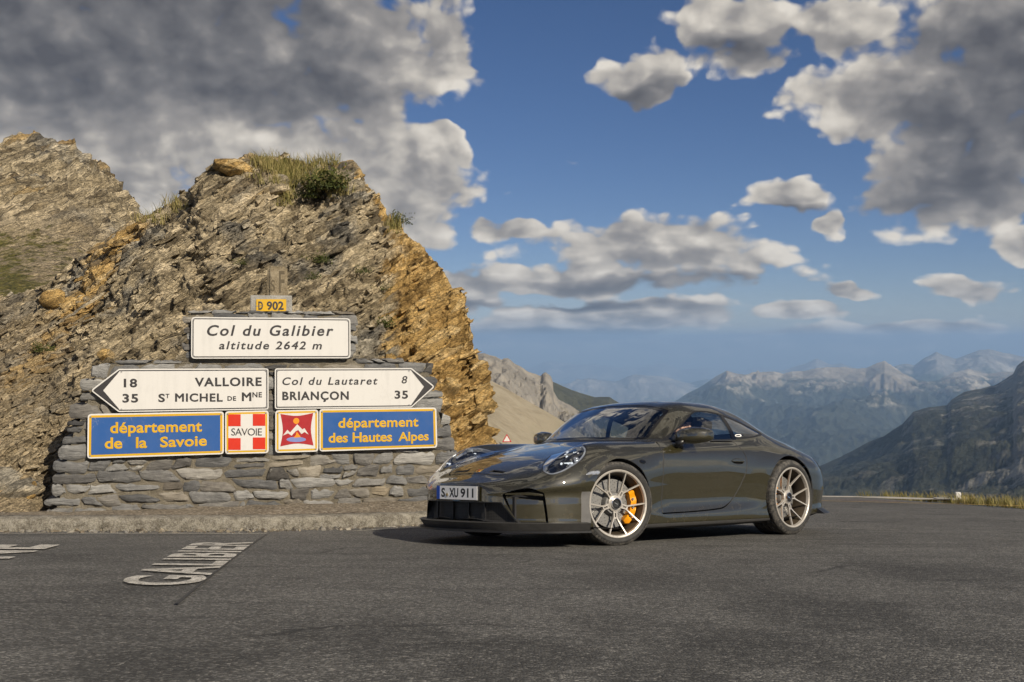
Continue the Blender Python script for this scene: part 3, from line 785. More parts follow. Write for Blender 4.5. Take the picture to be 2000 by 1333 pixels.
# ---------------------------------------------------------------- signs
def sign_face(name, color, dirt=.22):
    def b(N):
        c = geo_pos(N)
        st = N.noise(N.vm('MULTIPLY', c, (11.0, 11.0, 1.1)), 1.0, 5, .65)
        fine = N.noise(c, 5, 6, .7)
        k = N.m('MULTIPLY', N.ss(N.m('ADD', N.m('MULTIPLY', st, .6), N.m('MULTIPLY', fine, .4)), .48, .68), dirt)
        col = N.mix(k, tuple(color), tuple(x * .45 + .05 for x in color))
        sw = N.vm('ADD', c, N.vm('SCALE', N.comb(fine, fine, st), sc=.35))
        scr = N.m('MULTIPLY', N.ss(N.voro(N.vm('MULTIPLY', sw, (3.0, 3.0, 1.0)), 1.6, 'DISTANCE_TO_EDGE'), .010, .002), N.ss(N.noise(c, 2.1, 3), .56, .62))
        col = N.mix(N.m('MULTIPLY', scr, .45), col, (.45, .43, .40))
        return bsdf(N, col, N.ss(fine, .3, .7, .35, .6), 0, None, spec=.4)
    return material(name, b)
M_SW = sign_face('sign_white', (.62, .61, .59), .20)
M_SK = flat('sign_black', (.030, .028, .030), .5, var=.2)
M_SB = sign_face('sign_blue', srgb(44, 86, 148), .30)
M_SY = flat('sign_yellow', srgb(200, 158, 26), .45, var=.08, scale=6)
M_SR = flat('sign_red', srgb(196, 44, 20), .45, var=.08, scale=6)
M_SDR = flat('emblem_dark_red', srgb(158, 34, 40), .45, var=.12, scale=12)
M_SO = flat('emblem_orange', srgb(226, 140, 30), .45)
M_SLB = flat('emblem_lake', srgb(120, 130, 185), .45, var=.1)
M_SBACK = flat('sign_metal', (.30, .30, .30), .5, .3)
LOC = Matrix(((1, 0, 0, 0), (0, 0, 1, 0), (0, 1, 0, 0), (0, 0, 0, 1)))     # 2-D (along,z) extruded along the wall normal
def rounded(poly, r, n=5):
    out = []; N_ = len(poly)
    for i in range(N_):
        p = np.array(poly[i]); a = np.array(poly[i - 1]); b = np.array(poly[(i + 1) % N_])
        da = (a - p) / np.linalg.norm(a - p); db = (b - p) / np.linalg.norm(b - p)
        ang = math.acos(max(-1, min(1, da @ db))); k = min(r / math.tan(ang / 2), .45 * np.linalg.norm(a - p), .45 * np.linalg.norm(b - p))
        p0, p1 = p + da * k, p + db * k
        for j in range(n + 1):
            t = j / n; out.append(tuple((1 - t) ** 2 * p0 + 2 * t * (1 - t) * p + t * t * p1))
    return out
def inset(poly, d):
    N_ = len(poly); out = []
    P = [np.array(p) for p in poly]
    A = sum(P[i][0] * P[(i + 1) % N_][1] - P[(i + 1) % N_][0] * P[i][1] for i in range(N_))
    sg = 1 if A > 0 else -1
    for i in range(N_):
        a, p, b = P[i - 1], P[i], P[(i + 1) % N_]
        e1 = (p - a) / np.linalg.norm(p - a); e2 = (b - p) / np.linalg.norm(b - p)
        n1 = np.array([-e1[1], e1[0]]) * sg; n2 = np.array([-e2[1], e2[0]]) * sg
        m_ = (n1 + n2); m_ /= m_ @ n1
        out.append(tuple(p + m_ * d))
    return out
OUT0 = .055
def plate(name, poly, r, y0, y1, mat, parent):
    mb = MB(); mb.prism(rounded(poly, r), y0, y1, LOC); return mb.build(name, mat, parent)
def sign(name, label, px, r, layers, cat='sign'):
    """px: corner pixels; layers: (inset, material, part name)"""
    root = empty(name, label, cat, mat=WM)
    poly = [wpx(*p) for p in px]
    plate('panel', poly, r, OUT0, OUT0 + .030, M_SW, root)
    plate('backing', inset(poly, .012), r, OUT0 - .022, OUT0 - .001, M_SBACK, root)
    y = OUT0 + .030
    for d, mt, nm in layers:
        plate(nm, inset(poly, d), max(r - d, .004), y - .004, y + .0015, mt, root); y += .0015
    cx_ = sum(p[0] for p in poly) / len(poly); cz_ = sum(p[1] for p in poly) / len(poly)
    for p in poly:
        if len(poly) == 5 and abs(p[1] - cz_) < .06: continue
        q = (p[0] + (cx_ - p[0]) / abs(cx_ - p[0]) * .030, p[1] + (cz_ - p[1]) / abs(cz_ - p[1]) * .030)
        mb = MB(); mb.prism([(q[0] + .0095 * math.cos(k * 1.0472), q[1] + .0095 * math.sin(k * 1.0472)) for k in range(6)], y, y + .006, LOC); mb.build('bolt', M_SBACK, root)
    return root, y + .0015
def put_text(root, y, txt, u0, u1, vt, vb, mat, shear=0.0, space=1.0, bold=.018, vr=None, name='lettering'):
    """text fitted between picture columns u0..u1; capitals from vt down to the baseline vb (left end), vr baseline at the right"""
    V, Fc = add_text('t', txt, shear, space, bold)
    C_, _ = add_text('t', 'H', 0, 1, bold); cap_h = C_[:, 1].max()
    a, b = V[:, 0].min(), V[:, 0].max()
    vr = vb if vr is None else vr
    (x0, z0), (x1, z1) = wpx(u0, vb), wpx(u1, vr)
    h = abs(wpx(u0, vt)[1] - z0)
    s = (V[:, 0] - a) / (b - a)
    P = np.c_[x0 + s * (x1 - x0), y + V[:, 2] * .04, z0 + s * (z1 - z0) + V[:, 1] / cap_h * h]
    return mesh_obj(name, P, [f[::-1] for f in Fc], mat, root, smooth=False)
W3 = [(.014, M_SK, 'border'), (.026, M_SW, 'face')]
s, y = sign('place_sign', 'white rectangular sign reading Col du Galibier altitude 2642 m, topmost of the large signs', [(374, 700.8), (683.5, 700), (683.2, 622.4), (374.4, 619.8)], .045, W3)
put_text(s, y, 'Col du Galibier', 405, 650.5, 635.5, 655.8, M_SK, 0.21, 1.22, .022, 656)
put_text(s, y, 'altitude 2642 m', 428, 628, 666.8, 682.2, M_SK, 0.21, 1.22, .022, 682.4)
s, y = sign('direction_sign', 'white arrow sign pointing left to Valloire and St Michel de Mne', [(233.6, 804.4), (524.5, 799.6), (524.3, 719.6), (233.6, 720.6), (179.0, 762.4)], .03, W3)
ar = [(238, 801), (186, 762.5), (238, 724.5), (205.5, 761.5)]
plate('arrow_head', [wpx(*p) for p in [(236.5, 800.6), (203.5, 762.4), (236.5, 724), (184, 762.4)]], .004, y - .001, y + .0015, M_SK, s)
put_text(s, y, '18', 243.5, 269.5, 739.6, 755.6, M_SK, 0, 1.15, .034); put_text(s, y, '35', 241, 271.5, 769, 785.2, M_SK, 0, 1.15, .034)
put_text(s, y, 'VALLOIRE', 381, 511, 737.6, 754, M_SK, 0, 1.15, .034, 753)
for t_, a, b, c, d_ in (('S', 310.5, 323.5, 768.8, 784.4), ('T', 324.5, 332, 768.8, 777), ('MICHEL', 343, 435.5, 768, 783.6), ('DE', 444.5, 461.5, 773.5, 782), ('M', 472.5, 491, 766, 782.4), ('NE', 493, 511.5, 765.6, 775.5)):
    put_text(s, y, t_, a, b, c, d_, M_SK, 0, 1.12, .030)
s, y = sign('direction_sign', 'white arrow sign pointing right to Col du Lautaret and Briancon', [(536.5, 798.5), (802, 795.5), (847.4, 755), (802, 719), (536.5, 719.6)], .03, W3)
plate('arrow_head', [wpx(*p) for p in [(800, 792), (842.5, 755), (800, 722.5), (826, 755)]], .004, y - .001, y + .0015, M_SK, s)
put_text(s, y, 'Col du Lautaret', 551, 736, 737, 751.6, M_SK, 0.21, 1.22, .020, 750.6); put_text(s, y, '8', 782.5, 793.8, 734.4, 748.6, M_SK, .18, 1, .014)
put_text(s, y, 'BRIANÇON', 551, 680, 764.6, 780.6, M_SK, 0, 1.15, .034, 779.8); put_text(s, y, '35', 769, 795, 762.6, 777.8, M_SK, 0, 1.15, .034)
BL = [(.016, M_SY, 'border'), (.040, M_SB, 'face')]
s, y = sign('department_sign', 'blue sign with yellow border reading departement de la Savoie', [(172.4, 894.8), (437.6, 886), (437.6, 803.2), (173.6, 808.2)], .04, BL)
put_text(s, y, 'département', 217, 395, 824, 845, M_SY, 0, 1.03, .026, 841.6); put_text(s, y, 'de', 206.5, 240.5, 854, 875, M_SY, 0, 1, .026, 874.4); put_text(s, y, 'la', 267, 288.5, 853, 873.6, M_SY, 0, 1, .026, 873.2); put_text(s, y, 'Savoie', 314, 404.5, 852.5, 872.4, M_SY, 0, 1.03, .026, 869)
s, y = sign('department_sign', 'blue sign with yellow border reading departement des Hautes Alpes', [(623, 881), (852, 873.6), (850, 795.6), (623, 798.6)], .04, BL)
put_text(s, y, 'département', 659.5, 815, 816, 834.6, M_SY, 0, 1.03, .026, 832); put_text(s, y, 'des Hautes', 640.6, 764, 845, 863.4, M_SY, 0, .98, .026, 860.8); put_text(s, y, 'Alpes', 776, 835, 843.6, 860.6, M_SY, 0, 1, .026, 858.8)
YB = [(.016, M_SY, 'border'), (.036, M_SW, 'face')]
s, y = sign('emblem_sign', 'square sign with a white cross on red and the word Savoie', [(440, 886), (524.5, 884), (524.5, 801), (440, 803)], .04, YB)
for (u0, v0, u1, v1) in ((446.2, 808.8, 470.2, 831.8), (493.8, 808, 518, 831), (446.2, 854.8, 470.2, 877.6), (493.8, 853.6, 518, 876.4)):
    plate('red_square', [wpx(u0, v1), wpx(u1, v1), wpx(u1, v0), wpx(u0, v0)], .003, y - .001, y + .0012, M_SR, s)
put_text(s, y + .002, 'SAVOIE', 452, 511.5, 836, 849.6, M_SK, 0, .92, .0)
s, y = sign('emblem_sign', 'square sign with white mountains and an orange sun on dark red', [(537.4, 883.4), (621, 881), (621, 799.4), (537.4, 801.2)], .04, YB)
cor = [wpx(547, 871), wpx(611.5, 869), wpx(611, 806), wpx(547.5, 808)]
pin = []
for i in range(4):
    a, b = np.array(cor[i]), np.array(cor[(i + 1) % 4]); c_ = np.mean(cor, 0)
    for j in range(8):
        t_ = j / 8; p = a + (b - a) * t_; pin.append(tuple(p + (c_ - p) * .30 * math.sin(math.pi * t_) * .5))
mb = MB(); mb.prism(pin, y - .001, y + .0012, LOC); mb.build('red_field', M_SDR, s)
sun_c = wpx(578, 821.5); mb = MB(); mb.prism([(sun_c[0] + .034 * math.cos(k * .3142), sun_c[1] + .034 * math.sin(k * .3142)) for k in range(20)], y, y + .0026, LOC); mb.build('sun_disc', M_SO, s)
mb = MB(); mb.prism([wpx(*p) for p in [(552, 850), (561, 838.5), (566, 844), (580, 828), (590, 838), (594, 835.5), (602, 848), (594, 843), (588, 847), (582, 839), (577, 841.5), (569, 850), (562, 845.5)][::-1]], y, y + .0026, LOC); mb.build('mountain_outline', M_SW, s)
mb = MB(); mb.prism([wpx(578 + 19 * math.cos(k * .3142), 857.5 - 5 * math.sin(k * .3142)) for k in range(20)], y, y + .0026, LOC)
mb.build('lake', M_SLB, s)
mb = MB(); mb.prism([wpx(*p) for p in [(573, 854), (587, 853), (583, 848), (579, 842), (577, 849)]], y + .002, y + .0036, LOC); mb.build('island', M_SO, s)
# concrete plinth with the road number, old boundary stone behind it
def conc(N):
    c = geo_pos(N); n = N.noise(c, 7, 6, .7); f = N.noise(c, 80, 3, .7)
    col = N.ramp(N.m('ADD', N.m('MULTIPLY', n, .6), N.m('MULTIPLY', f, .4)), [(.3, (.17, .16, .145)), (.5, (.31, .30, .275)), (.7, (.43, .42, .39))])
    return bsdf(N, col, .9, 0, N.bump(N.m('ADD', n, f), .7, .02), spec=.2)
M_CONC = material('old_concrete', conc)
bx0, bx1 = wpx(489, 612)[0], wpx(570.5, 612)[0]; bz0, bz1 = zu1 + .02, wpx(530, 577.4)[1]
mb = MB(); mb.box(((bx0 + bx1) / 2, -.10, (bz0 + bz1) / 2), (bx1 - bx0, .22, bz1 - bz0), bev=.012)
blk = mb.build('plinth', M_CONC); blk.matrix_world = WM; tag(blk, 'small grey concrete block on top of the sign wall holding the yellow plate', 'block')
root = empty('route_plate', 'small yellow plate reading D 902 with cracked left edge', 'plate', mat=WM)
plate('panel', [wpx(*p) for p in [(500.5, 608.4), (559, 608.2), (559, 585), (500.5, 585)]], .006, .012, .020, M_SY, root)
for t_, a, b in (('D', 504.5, 513.5), ('902', 521, 554)): put_text(root, .0215, t_, a, b, 589.2, 605, M_SK, 0, 1.05, .035)
mb = MB(); mb.prism([wpx(*p) for p in [(499, 598), (514, 596.6), (514.5, 597.6), (499.5, 599.4)]], .0205, .0222, LOC); mb.build('crack', M_CONC, root)
def bstone(N):
    c = geo_pos(N); n = N.noise(c, 10, 7, .72); f = N.noise(c, 70, 3, .7)
    col = N.ramp(N.m('ADD', N.m('MULTIPLY', n, .65), N.m('MULTIPLY', f, .35)), [(.3, (.12, .095, .058)), (.5, (.255, .21, .14)), (.7, (.40, .345, .25))])
    return bsdf(N, col, .92, 0, N.bump(N.m('ADD', n, f), .8, .025), spec=.2)
M_BST = material('boundary_stone', bstone)
bm = bmesh.new(); bmesh.ops.create_cube(bm, size=1.0)
c0, c1 = wpx(523, 577)[0], wpx(562.5, 577)[0]; h0, h1 = bz0 - .3, wpx(540, 518.5)[1]
bmesh.ops.scale(bm, vec=((c1 - c0), .17, h1 - h0), verts=bm.verts)
bmesh.ops.bevel(bm, geom=bm.edges[:], offset=.022, segments=2, affect='EDGES')
bmesh.ops.subdivide_edges(bm, edges=bm.edges[:], cuts=5, use_grid_fill=True)
co = np.array([v.co for v in bm.verts]); dn = fbm(co * 9, 4) * .012
for v, q in zip(bm.verts, dn): v.co += v.co.normalized() * q; v.co.x *= 1 + .05 * (v.co.z < 0)
bmesh.ops.translate(bm, vec=((c0 + c1) / 2, -.32, (h0 + h1) / 2), verts=bm.verts)
mb = MB(); mb.bm(bm); post = mb.build('boundary_stone', M_BST, smooth=True); post.matrix_world = WM; tag(post, 'weathered upright boundary stone standing behind the yellow plate on the wall', 'boundary stone')
sup = .32 - .085
def post_letter(t_, a, b, c, d_):
    o = put_text(post, -.32 + .0885, t_, a, b, c, d_, flat('carving_' + t_, (.10, .08, .05), .9), 0, 1, .012, name='carved_letter'); o.matrix_parent_inverse = Matrix()
post_letter('S', 529.5, 538, 545, 567); post_letter('F', 546, 557, 527, 570)
# ================================================================ slopes and mountains
def alp_mat(name, rock, scree, grass, gl, sc, snow=None, contrast=1.0, bumpd=8.0):
    """rock high and steep, scree fans, grass low; gl = grass level (world z), sc = feature size in metres"""
    def b(N):
        geo = N.n('ShaderNodeNewGeometry'); c = geo.outputs['Position']
        nz = N.sep(geo.outputs['Normal'])[2]; z = N.sep(c)[2]
        n1 = N.noise(c, 1.0 / sc, 8, .65, .4); n2 = N.noise(c, 5.0 / sc, 7, .72)
        fl = N.noise(N.vm('MULTIPLY', c, (1.0, .55, .22)), 3.2 / sc, 7, .68, .5)
        k = N.m('ADD', N.m('MULTIPLY', n1, .45), N.m('ADD', N.m('MULTIPLY', fl, .35), N.m('MULTIPLY', n2, .2)))
        rk = N.ramp(k, [(.30, tuple(.38 * x for x in rock)), (.46, tuple(.85 * x for x in rock)), (.60, tuple(1.35 * x for x in rock))])
        gr = N.ramp(N.m('ADD', N.m('MULTIPLY', n2, .6), N.m('MULTIPLY', n1, .4)), [(.32, tuple(.5 * x for x in grass)), (.65, tuple(1.5 * x for x in grass))])
        f = N.m('ADD', N.m('MULTIPLY', N.m('SUBTRACT', gl[0], z), 1.0 / gl[1]), N.m('MULTIPLY', N.m('SUBTRACT', k, .5), 5.0 * contrast))
        f = N.m('ADD', f, N.m('MULTIPLY', N.m('SUBTRACT', nz, .60), 1.6))
        col = N.mix(N.ss(f, -.25, .35), rk, gr)
        sf = N.ss(N.m('ADD', N.m('MULTIPLY', fl, .6), N.m('MULTIPLY', n1, .4)), .52, .60)
        col = N.mix(N.m('MULTIPLY', sf, N.ss(f, 1.6, .2)), col, scree)
        return bsdf(N, col, .95, 0, N.bump(N.m('ADD', k, N.m('MULTIPLY', n2, .4)), 1.0, bumpd), spec=.1)
    return material(name, b)
def mountain(name, ridge, base, nu, nt, amp, L, mat, shape=lambda k: k, back=2000.0, seed=0.0, spur=.35, jag=.25):
    G_, U_, T_ = fan_hill(name, ridge, base, nu, nt, shape, None, back)
    P_ = G_.reshape(-1, 3)
    t_ = (np.r_[T_, np.ones(G_.shape[0] - len(T_))][:, None] * np.ones(len(U_))).ravel()
    Q = np.c_[P_[:, 0] / L, P_[:, 1] / L * spur, np.full(len(P_), seed)]
    h = fbm(Q, 8, .60, ridged=True) * .8 + fbm(Q * 2.1 + 5, 6, .6) * .4
    h = h - .30
    k = smooth01(t_, 0, .12) * (1 - (1 - jag) * smooth01(t_, .80, 1.0))
    P_ = P_.copy(); P_[:, 2] += amp * h * k
    o = mesh_obj(name, P_, grid_faces(*G_.shape[:2]), mat)
    return tag(o, kind='structure')
GREY, TAN, GRASS, FOREST = (.25, .235, .21), (.34, .30, .24), (.10, .095, .045), (.030, .040, .022)
# pale scree slope just behind the rock
def scree_mat(N):
    geo = N.n('ShaderNodeNewGeometry'); c = geo.outputs['Position']; x, y, z = N.sep(c)
    s = N.noise(N.vm('MULTIPLY', c, (1.0, .25, .6)), .11, 8, .7, .5)
    n = N.noise(c, .5, 7, .7)
    k = N.m('ADD', N.m('MULTIPLY', s, .6), N.m('MULTIPLY', n, .4))
    col = N.ramp(k, [(.3, (.20, .165, .11)), (.5, (.33, .285, .205)), (.68, (.44, .39, .30))])
    g = N.ss(N.m('ADD', N.m('MULTIPLY', N.m('SUBTRACT', -17.0, z), .045), N.m('MULTIPLY', N.m('SUBTRACT', k, .5), 4.5)), .0, 1.1)
    col = N.mix(N.m('MULTIPLY', g, .85), col, N.ramp(n, [(.3, (.075, .072, .025)), (.7, (.19, .16, .07))]))
    rk = N.ss(N.noise(c, .18, 6, .75), .68, .73)
    col = N.mix(N.m('MULTIPLY', rk, .6), col, (.13, .105, .08))
    return bsdf(N, col, .95, 0, N.bump(k, 1.0, 1.0), spec=.1)
mountain('scree_slope', [(330, 560, 330), (560, 545, 330), (780, 640, 330), (930, 728, 330), (945, 737, 330), (982, 756, 330), (1032, 785, 330), (1070, 806, 330), (1103, 826, 335), (1140, 851, 340), (1190, 884, 345), (1260, 930, 350), (1340, 985, 350)],
         [(330, 55, -8), (560, 60, -10), (900, 75, -16), (1100, 90, -24), (1340, 110, -40)], 300, 160, 3.0, 60, material('scree', scree_mat), back=150, seed=2, jag=.12)
mountain('cliff_ridge', [(600, 560, 1250), (760, 620, 1250), (880, 672, 1260), (930, 693, 1280), (946, 692, 1280), (969, 699, 1290), (980, 704, 1290), (985, 701, 1290), (992, 701, 1290), (998, 706, 1290), (1005, 713, 1300), (1016, 717, 1300), (1030, 725, 1300), (1046, 729, 1310), (1056, 734, 1310), (1061, 729, 1310), (1066, 727, 1310), (1076, 735, 1310), (1080, 746, 1315), (1081, 764, 1320), (1090, 778, 1330), (1109, 788, 1340), (1128, 802, 1350), (1142, 812, 1360), (1180, 850, 1380), (1230, 910, 1400)],
         [(600, 480, -60), (1230, 560, -110)], 420, 180, 42, 90, alp_mat('cliff', (.30, .275, .235), (.36, .32, .26), (.15, .13, .075), (-95, 30), 70, bumpd=10), shape=lambda k: .25 * k + .75 * k ** 2.2, back=400, seed=5, spur=.30, jag=.12)
mountain('dark_ridge', [(1000, 715, 2600), (1060, 738, 2600), (1082, 747, 2600), (1106, 758, 2600), (1134, 769, 2600), (1161, 777, 2600), (1191, 777, 2600), (1206, 787, 2620), (1260, 815, 2650), (1330, 850, 2700), (1420, 890, 2700)],
         [(1000, 1500, -200), (1420, 1700, -300)], 220, 120, 45, 260, alp_mat('dark_slope', (.12, .115, .10), (.24, .22, .18), (.06, .058, .03), (50, 120), 160), back=600, seed=9, jag=.1)
# the sunlit chain on the right
mountain('mountain', [(1180, 850, 9000), (1290, 800, 9000), (1330, 780, 9200), (1367, 760, 9300), (1396, 740, 9400), (1420, 727, 9400), (1440, 733, 9400), (1470, 738, 9400), (1512, 729, 9300), (1530, 735, 9300), (1546, 729, 9300), (1569, 730, 9300), (1590, 726, 9200), (1616, 722, 9200), (1644, 721, 9200), (1672, 726, 9100), (1692, 723, 9100), (1711, 715, 9000), (1728, 709, 9000), (1744, 718, 9000), (1764, 729, 9000), (1794, 744, 9000), (1830, 744, 9200), (1862, 730, 9400), (1890, 724, 9600), (1930, 735, 9600), (2000, 728, 9600), (2120, 720, 9600), (2400, 700, 9600)],
         [(1180, 4600, -640), (1600, 4300, -560), (2400, 4200, -420)], 620, 300, 300, 1500, alp_mat('alpine_rock', (.33, .295, .245), (.47, .43, .36), (.040, .046, .036), (-345, 90), 750, contrast=.8, bumpd=60), shape=lambda k: .62 * k + .38 * k ** 2.4, back=3000, seed=21, spur=.55, jag=.22)
mountain('mountain', [(1560, 760, 13500), (1660, 735, 13500), (1700, 730, 13500), (1750, 717, 13500), (1769, 714, 13500), (1786, 718, 13500), (1805, 703, 13500), (1829, 691, 13500), (1847, 697, 13500), (1866, 703, 13500), (1894, 693, 13500), (1911, 686, 13500), (1933, 685, 13500), (1958, 691, 13500), (1977, 694, 13500), (2000, 699, 13500), (2100, 690, 13500), (2400, 660, 13500)],
         [(1560, 9800, -800), (2400, 9800, -800)], 300, 120, 260, 1800, alp_mat('alpine_rock_far', (.24, .23, .215), (.40, .38, .34), (.05, .058, .032), (-430, 200), 900, bumpd=60), back=3000, seed=33, spur=.6, jag=.2)
mountain('mountain', [(1290, 760, 20000), (1380, 742, 20000), (1450, 738, 20000), (1500, 731, 20000), (1533, 723, 20000), (1553, 718, 20000), (1572, 713, 20000), (1594, 702, 20000), (1610, 709, 20000), (1622, 714, 20000), (1644, 712, 20000), (1670, 722, 20000), (1760, 730, 20000), (1900, 725, 20000)],
         [(1290, 15000, -1200), (1900, 15000, -1200)], 260, 90, 280, 2200, alp_mat('blue_rock', (.24, .23, .215), (.38, .36, .33), (.05, .058, .032), (-800, 300), 1200, bumpd=60), back=3000, seed=41, spur=.6, jag=.2)
mountain('mountain', [(900, 760, 19000), (1000, 752, 19000), (1060, 744, 19000), (1100, 750, 19000), (1150, 738, 19000), (1200, 744, 19000), (1250, 734, 19000), (1300, 740, 19000), (1350, 752, 19000), (1420, 770, 19000), (1500, 790, 19000)],
         [(900, 12000, -1350), (1500, 12000, -1350)], 260, 110, 420, 2600, alp_mat('valley_range', (.24, .23, .215), (.38, .36, .33), (.045, .055, .03), (-1000, 300), 1300, bumpd=60), back=4000, seed=52, spur=.6, jag=.3)
mountain('mountain', [(780, 716, 33000), (900, 720, 33000), (930, 724, 33000), (1000, 721, 33000), (1045, 714, 33000), (1072, 704, 33000), (1090, 709, 33000), (1120, 713, 33000), (1160, 715, 33000), (1200, 720, 33000), (1240, 721, 33000), (1275, 716, 33000), (1295, 710, 33000), (1312, 717, 33000), (1330, 723, 33000), (1370, 720, 33000), (1400, 727, 33000), (1450, 722, 33000), (1490, 716, 33000), (1530, 722, 33000), (1600, 728, 33000), (1800, 730, 33000), (2300, 720, 33000)],
         [(780, 26000, -1700), (2300, 26000, -1700)], 420, 90, 420, 2600, alp_mat('pale_range', (.28, .27, .255), (.50, .48, .45), (.06, .065, .045), (-1300, 400), 1800, bumpd=60), back=5000, seed=63, spur=.6, jag=.35)
# dark slope that closes the view on the right
mountain('mountain_slope', [(1380, 1000, 2400), (1470, 975, 2450), (1561, 931, 2500), (1600, 911, 2550), (1644, 892, 2600), (1686, 870, 2650), (1728, 853, 2700), (1750, 838, 2720), (1764, 828, 2740), (1783, 805, 2760), (1816, 794, 2800), (1850, 791, 2850), (1858, 781, 2860), (1883, 767, 2900), (1922, 759, 2950), (1944, 754, 2980), (1964, 741, 3000), (1979, 731, 3000), (1986, 716, 3000), (2000, 706, 3000), (2060, 690, 3000), (2150, 672, 3000), (2300, 650, 3000)],
         [(1380, 520, -170), (1700, 520, -175), (2300, 450, -140)], 420, 260, 60, 420, alp_mat('dark_alp', (.22, .21, .19), (.38, .355, .31), (.040, .043, .032), (-150, 110), 240, contrast=1.0, bumpd=30), shape=lambda k: .42 * k + .58 * k ** 2.1, back=1400, seed=77, spur=.5, jag=.16)
# valley floor far below
V = [(-40000, 900, -1500), (60000, 900, -1500), (60000, 60000, -1900), (-40000, 60000, -1900)]
tag(mesh_obj('valley_floor', V, [[0, 1, 2, 3]], alp_mat('valley', (.10, .10, .08), (.2, .19, .16), (.035, .042, .025), (0, 300), 900)), kind='structure')
# ================================================================ plants, boulders, loose stones
rs = np.random.RandomState(5)
def leaf_mat(name, a, b, dry):
    def f(N):
        c = geo_pos(N); t = attr(N, 'tone')
        col = N.mix(t, a, b); col = N.mix(N.ss(N.noise(c, 6, 3), .5, .7), col, dry)
        d = bsdf(N, col, .7, spec=.2); tr = N.n('ShaderNodeBsdfTranslucent'); N.put(tr.inputs[0], col)
        mx = N.n('ShaderNodeMixShader'); mx.inputs[0].default_value = .25; N.put(mx.inputs[1], d); N.put(mx.inputs[2], tr.outputs[0]); return mx.outputs[0]
    return material(name, f)
M_GRASS = leaf_mat('dry_grass', (.13, .13, .035), (.34, .28, .11), (.42, .34, .16))
M_BUSH = leaf_mat('alpine_bush', (.035, .05, .014), (.11, .12, .03), (.15, .13, .05))
def blades(roots, hmin, hmax, spread, n, w=.006):
    V, Fc, T = [], [], []
    for r in roots:
        for _ in range(n):
            a = rs.rand() * 6.283; q = rs.rand() ** .5 * spread
            p = np.array([r[0] + math.cos(a) * q, r[1] + math.sin(a) * q, r[2] - .02])
            h = hmin + (hmax - hmin) * rs.rand(); lean = (rs.rand(2) - .5) * h * 1.1 + np.array([-.15, .05]) * h
            wd = np.array([math.cos(a + 1.3), math.sin(a + 1.3), 0]) * w
            m = p + np.array([lean[0] * .35, lean[1] * .35, h * .6]); t = p + np.array([lean[0], lean[1], h])
            b = len(V); V += [p - wd, p + wd, m + wd * .7, m - wd * .7, t]; Fc += [[b, b + 1, b + 2, b + 3], [b + 3, b + 2, b + 4]]; T += [rs.rand()] * 5
    return V, Fc, T
roots = []
for (u, v, n, su, sv) in ((518, 322, 16, 9, 5), (560, 335, 34, 26, 12), (590, 350, 34, 30, 14), (640, 372, 20, 26, 14), (570, 385, 10, 24, 10), (345, 405, 8, 20, 8), (300, 428, 6, 20, 8), (770, 440, 8, 10, 10), (600, 322, 22, 40, 4)):
    for _ in range(n): roots.append(on_hill(u + rs.randn() * su, v + rs.randn() * sv)[0])
V, Fc, T = blades(roots, .05, .26, .10, 22, .005)
tag(mesh_obj('hilltop_grass', V, Fc, M_GRASS, smooth=False, attrs={'tone': T}), kind='stuff')
roots = []
cl_ = [(1712, 6), (1745, 8), (1758, 9), (1772, 11), (1790, 10), (1806, 5), (1838, 6), (1858, 14), (1884, 16), (1896, 14), (1912, 10), (1930, 9), (1946, 15), (1962, 18), (1976, 20), (1990, 14), (2010, 22), (2040, 25), (2090, 30), (2150, 30)]
for k in range(60):
    cu, sg = cl_[rs.randint(len(cl_))]; u = cu + rs.randn() * sg * .6; e = np.interp(u, [p[0] for p in EDGE], [p[1] for p in EDGE])
    p = np.array(px2g(u, e)); p[1] += rs.rand() * .9 + .25; p[2] = gz(p[0], p[1]) - .05; roots.append(p)
V, Fc, T = blades(roots, .04, .26, .22, 30, .006)
tag(mesh_obj('roadside_grass', V, Fc, M_GRASS, smooth=False, attrs={'tone': T}), kind='stuff')
def bush(u, v, size, label, tall=.7, n=420):
    p, nr = on_hill(u, v)
    V, Fc, T = [], [], []
    cl = [(rs.randn(3) * np.array([.45, .35, .30 * tall])) for _ in range(9)]
    for _ in range(n):
        c = cl[rs.randint(9)] + rs.randn(3) * .20; c[2] = abs(c[2]) * 1.2
        q = np.array(p) + c * size + np.array(nr) * size * .12
        a, b = rs.randn(3), rs.randn(3); a /= np.linalg.norm(a); b = np.cross(a, b); b /= np.linalg.norm(b)
        s_ = size * (.05 + .06 * rs.rand()); o = len(V)
        V += [q - a * s_, q + b * s_ * .45, q + a * s_, q - b * s_ * .45]; Fc.append([o, o + 1, o + 2, o + 3]); T += [np.clip(rs.rand() * .7 + (c[2]) * .4, 0, 1)] * 4
    root = empty('bush', label, 'bush', 'small bushes on the rock'); root.location = p; bpy.context.view_layer.update()
    f = mesh_obj('foliage', np.array(V) - np.array(p), Fc, M_BUSH, root, smooth=False, attrs={'tone': T})
    mb = MB()
    for k in range(5):
        e = Vector(cl[k]) * size * .7; e.z = abs(e.z) + .03; mb.tube([(0, 0, -.03), e * .5 + Vector((.01, 0, 0)), e], [.010, .007, .003], 5)
    mb.build('stem', M_BST, root)
bush(655, 375, .42, 'largest olive green bush high on the rock just below the crest', .9, 900)
bush(605, 392, .22, 'low green bush left of the largest bush near the crest')
bush(628, 520, .20, 'dark green bush on the grey rock right of the boundary stone')
bush(610, 545, .14, 'small dark bush just below another one, right of the boundary stone', .6, 300)
bush(472, 520, .13, 'small green tuft on the rock left of the boundary stone', .6, 300)
bush(700, 535, .15, 'low brownish bush on the rock above the right end of the white place sign', .6, 300)
bush(748, 570, .13, 'small bush halfway down the ochre right side of the rock', .6, 300)
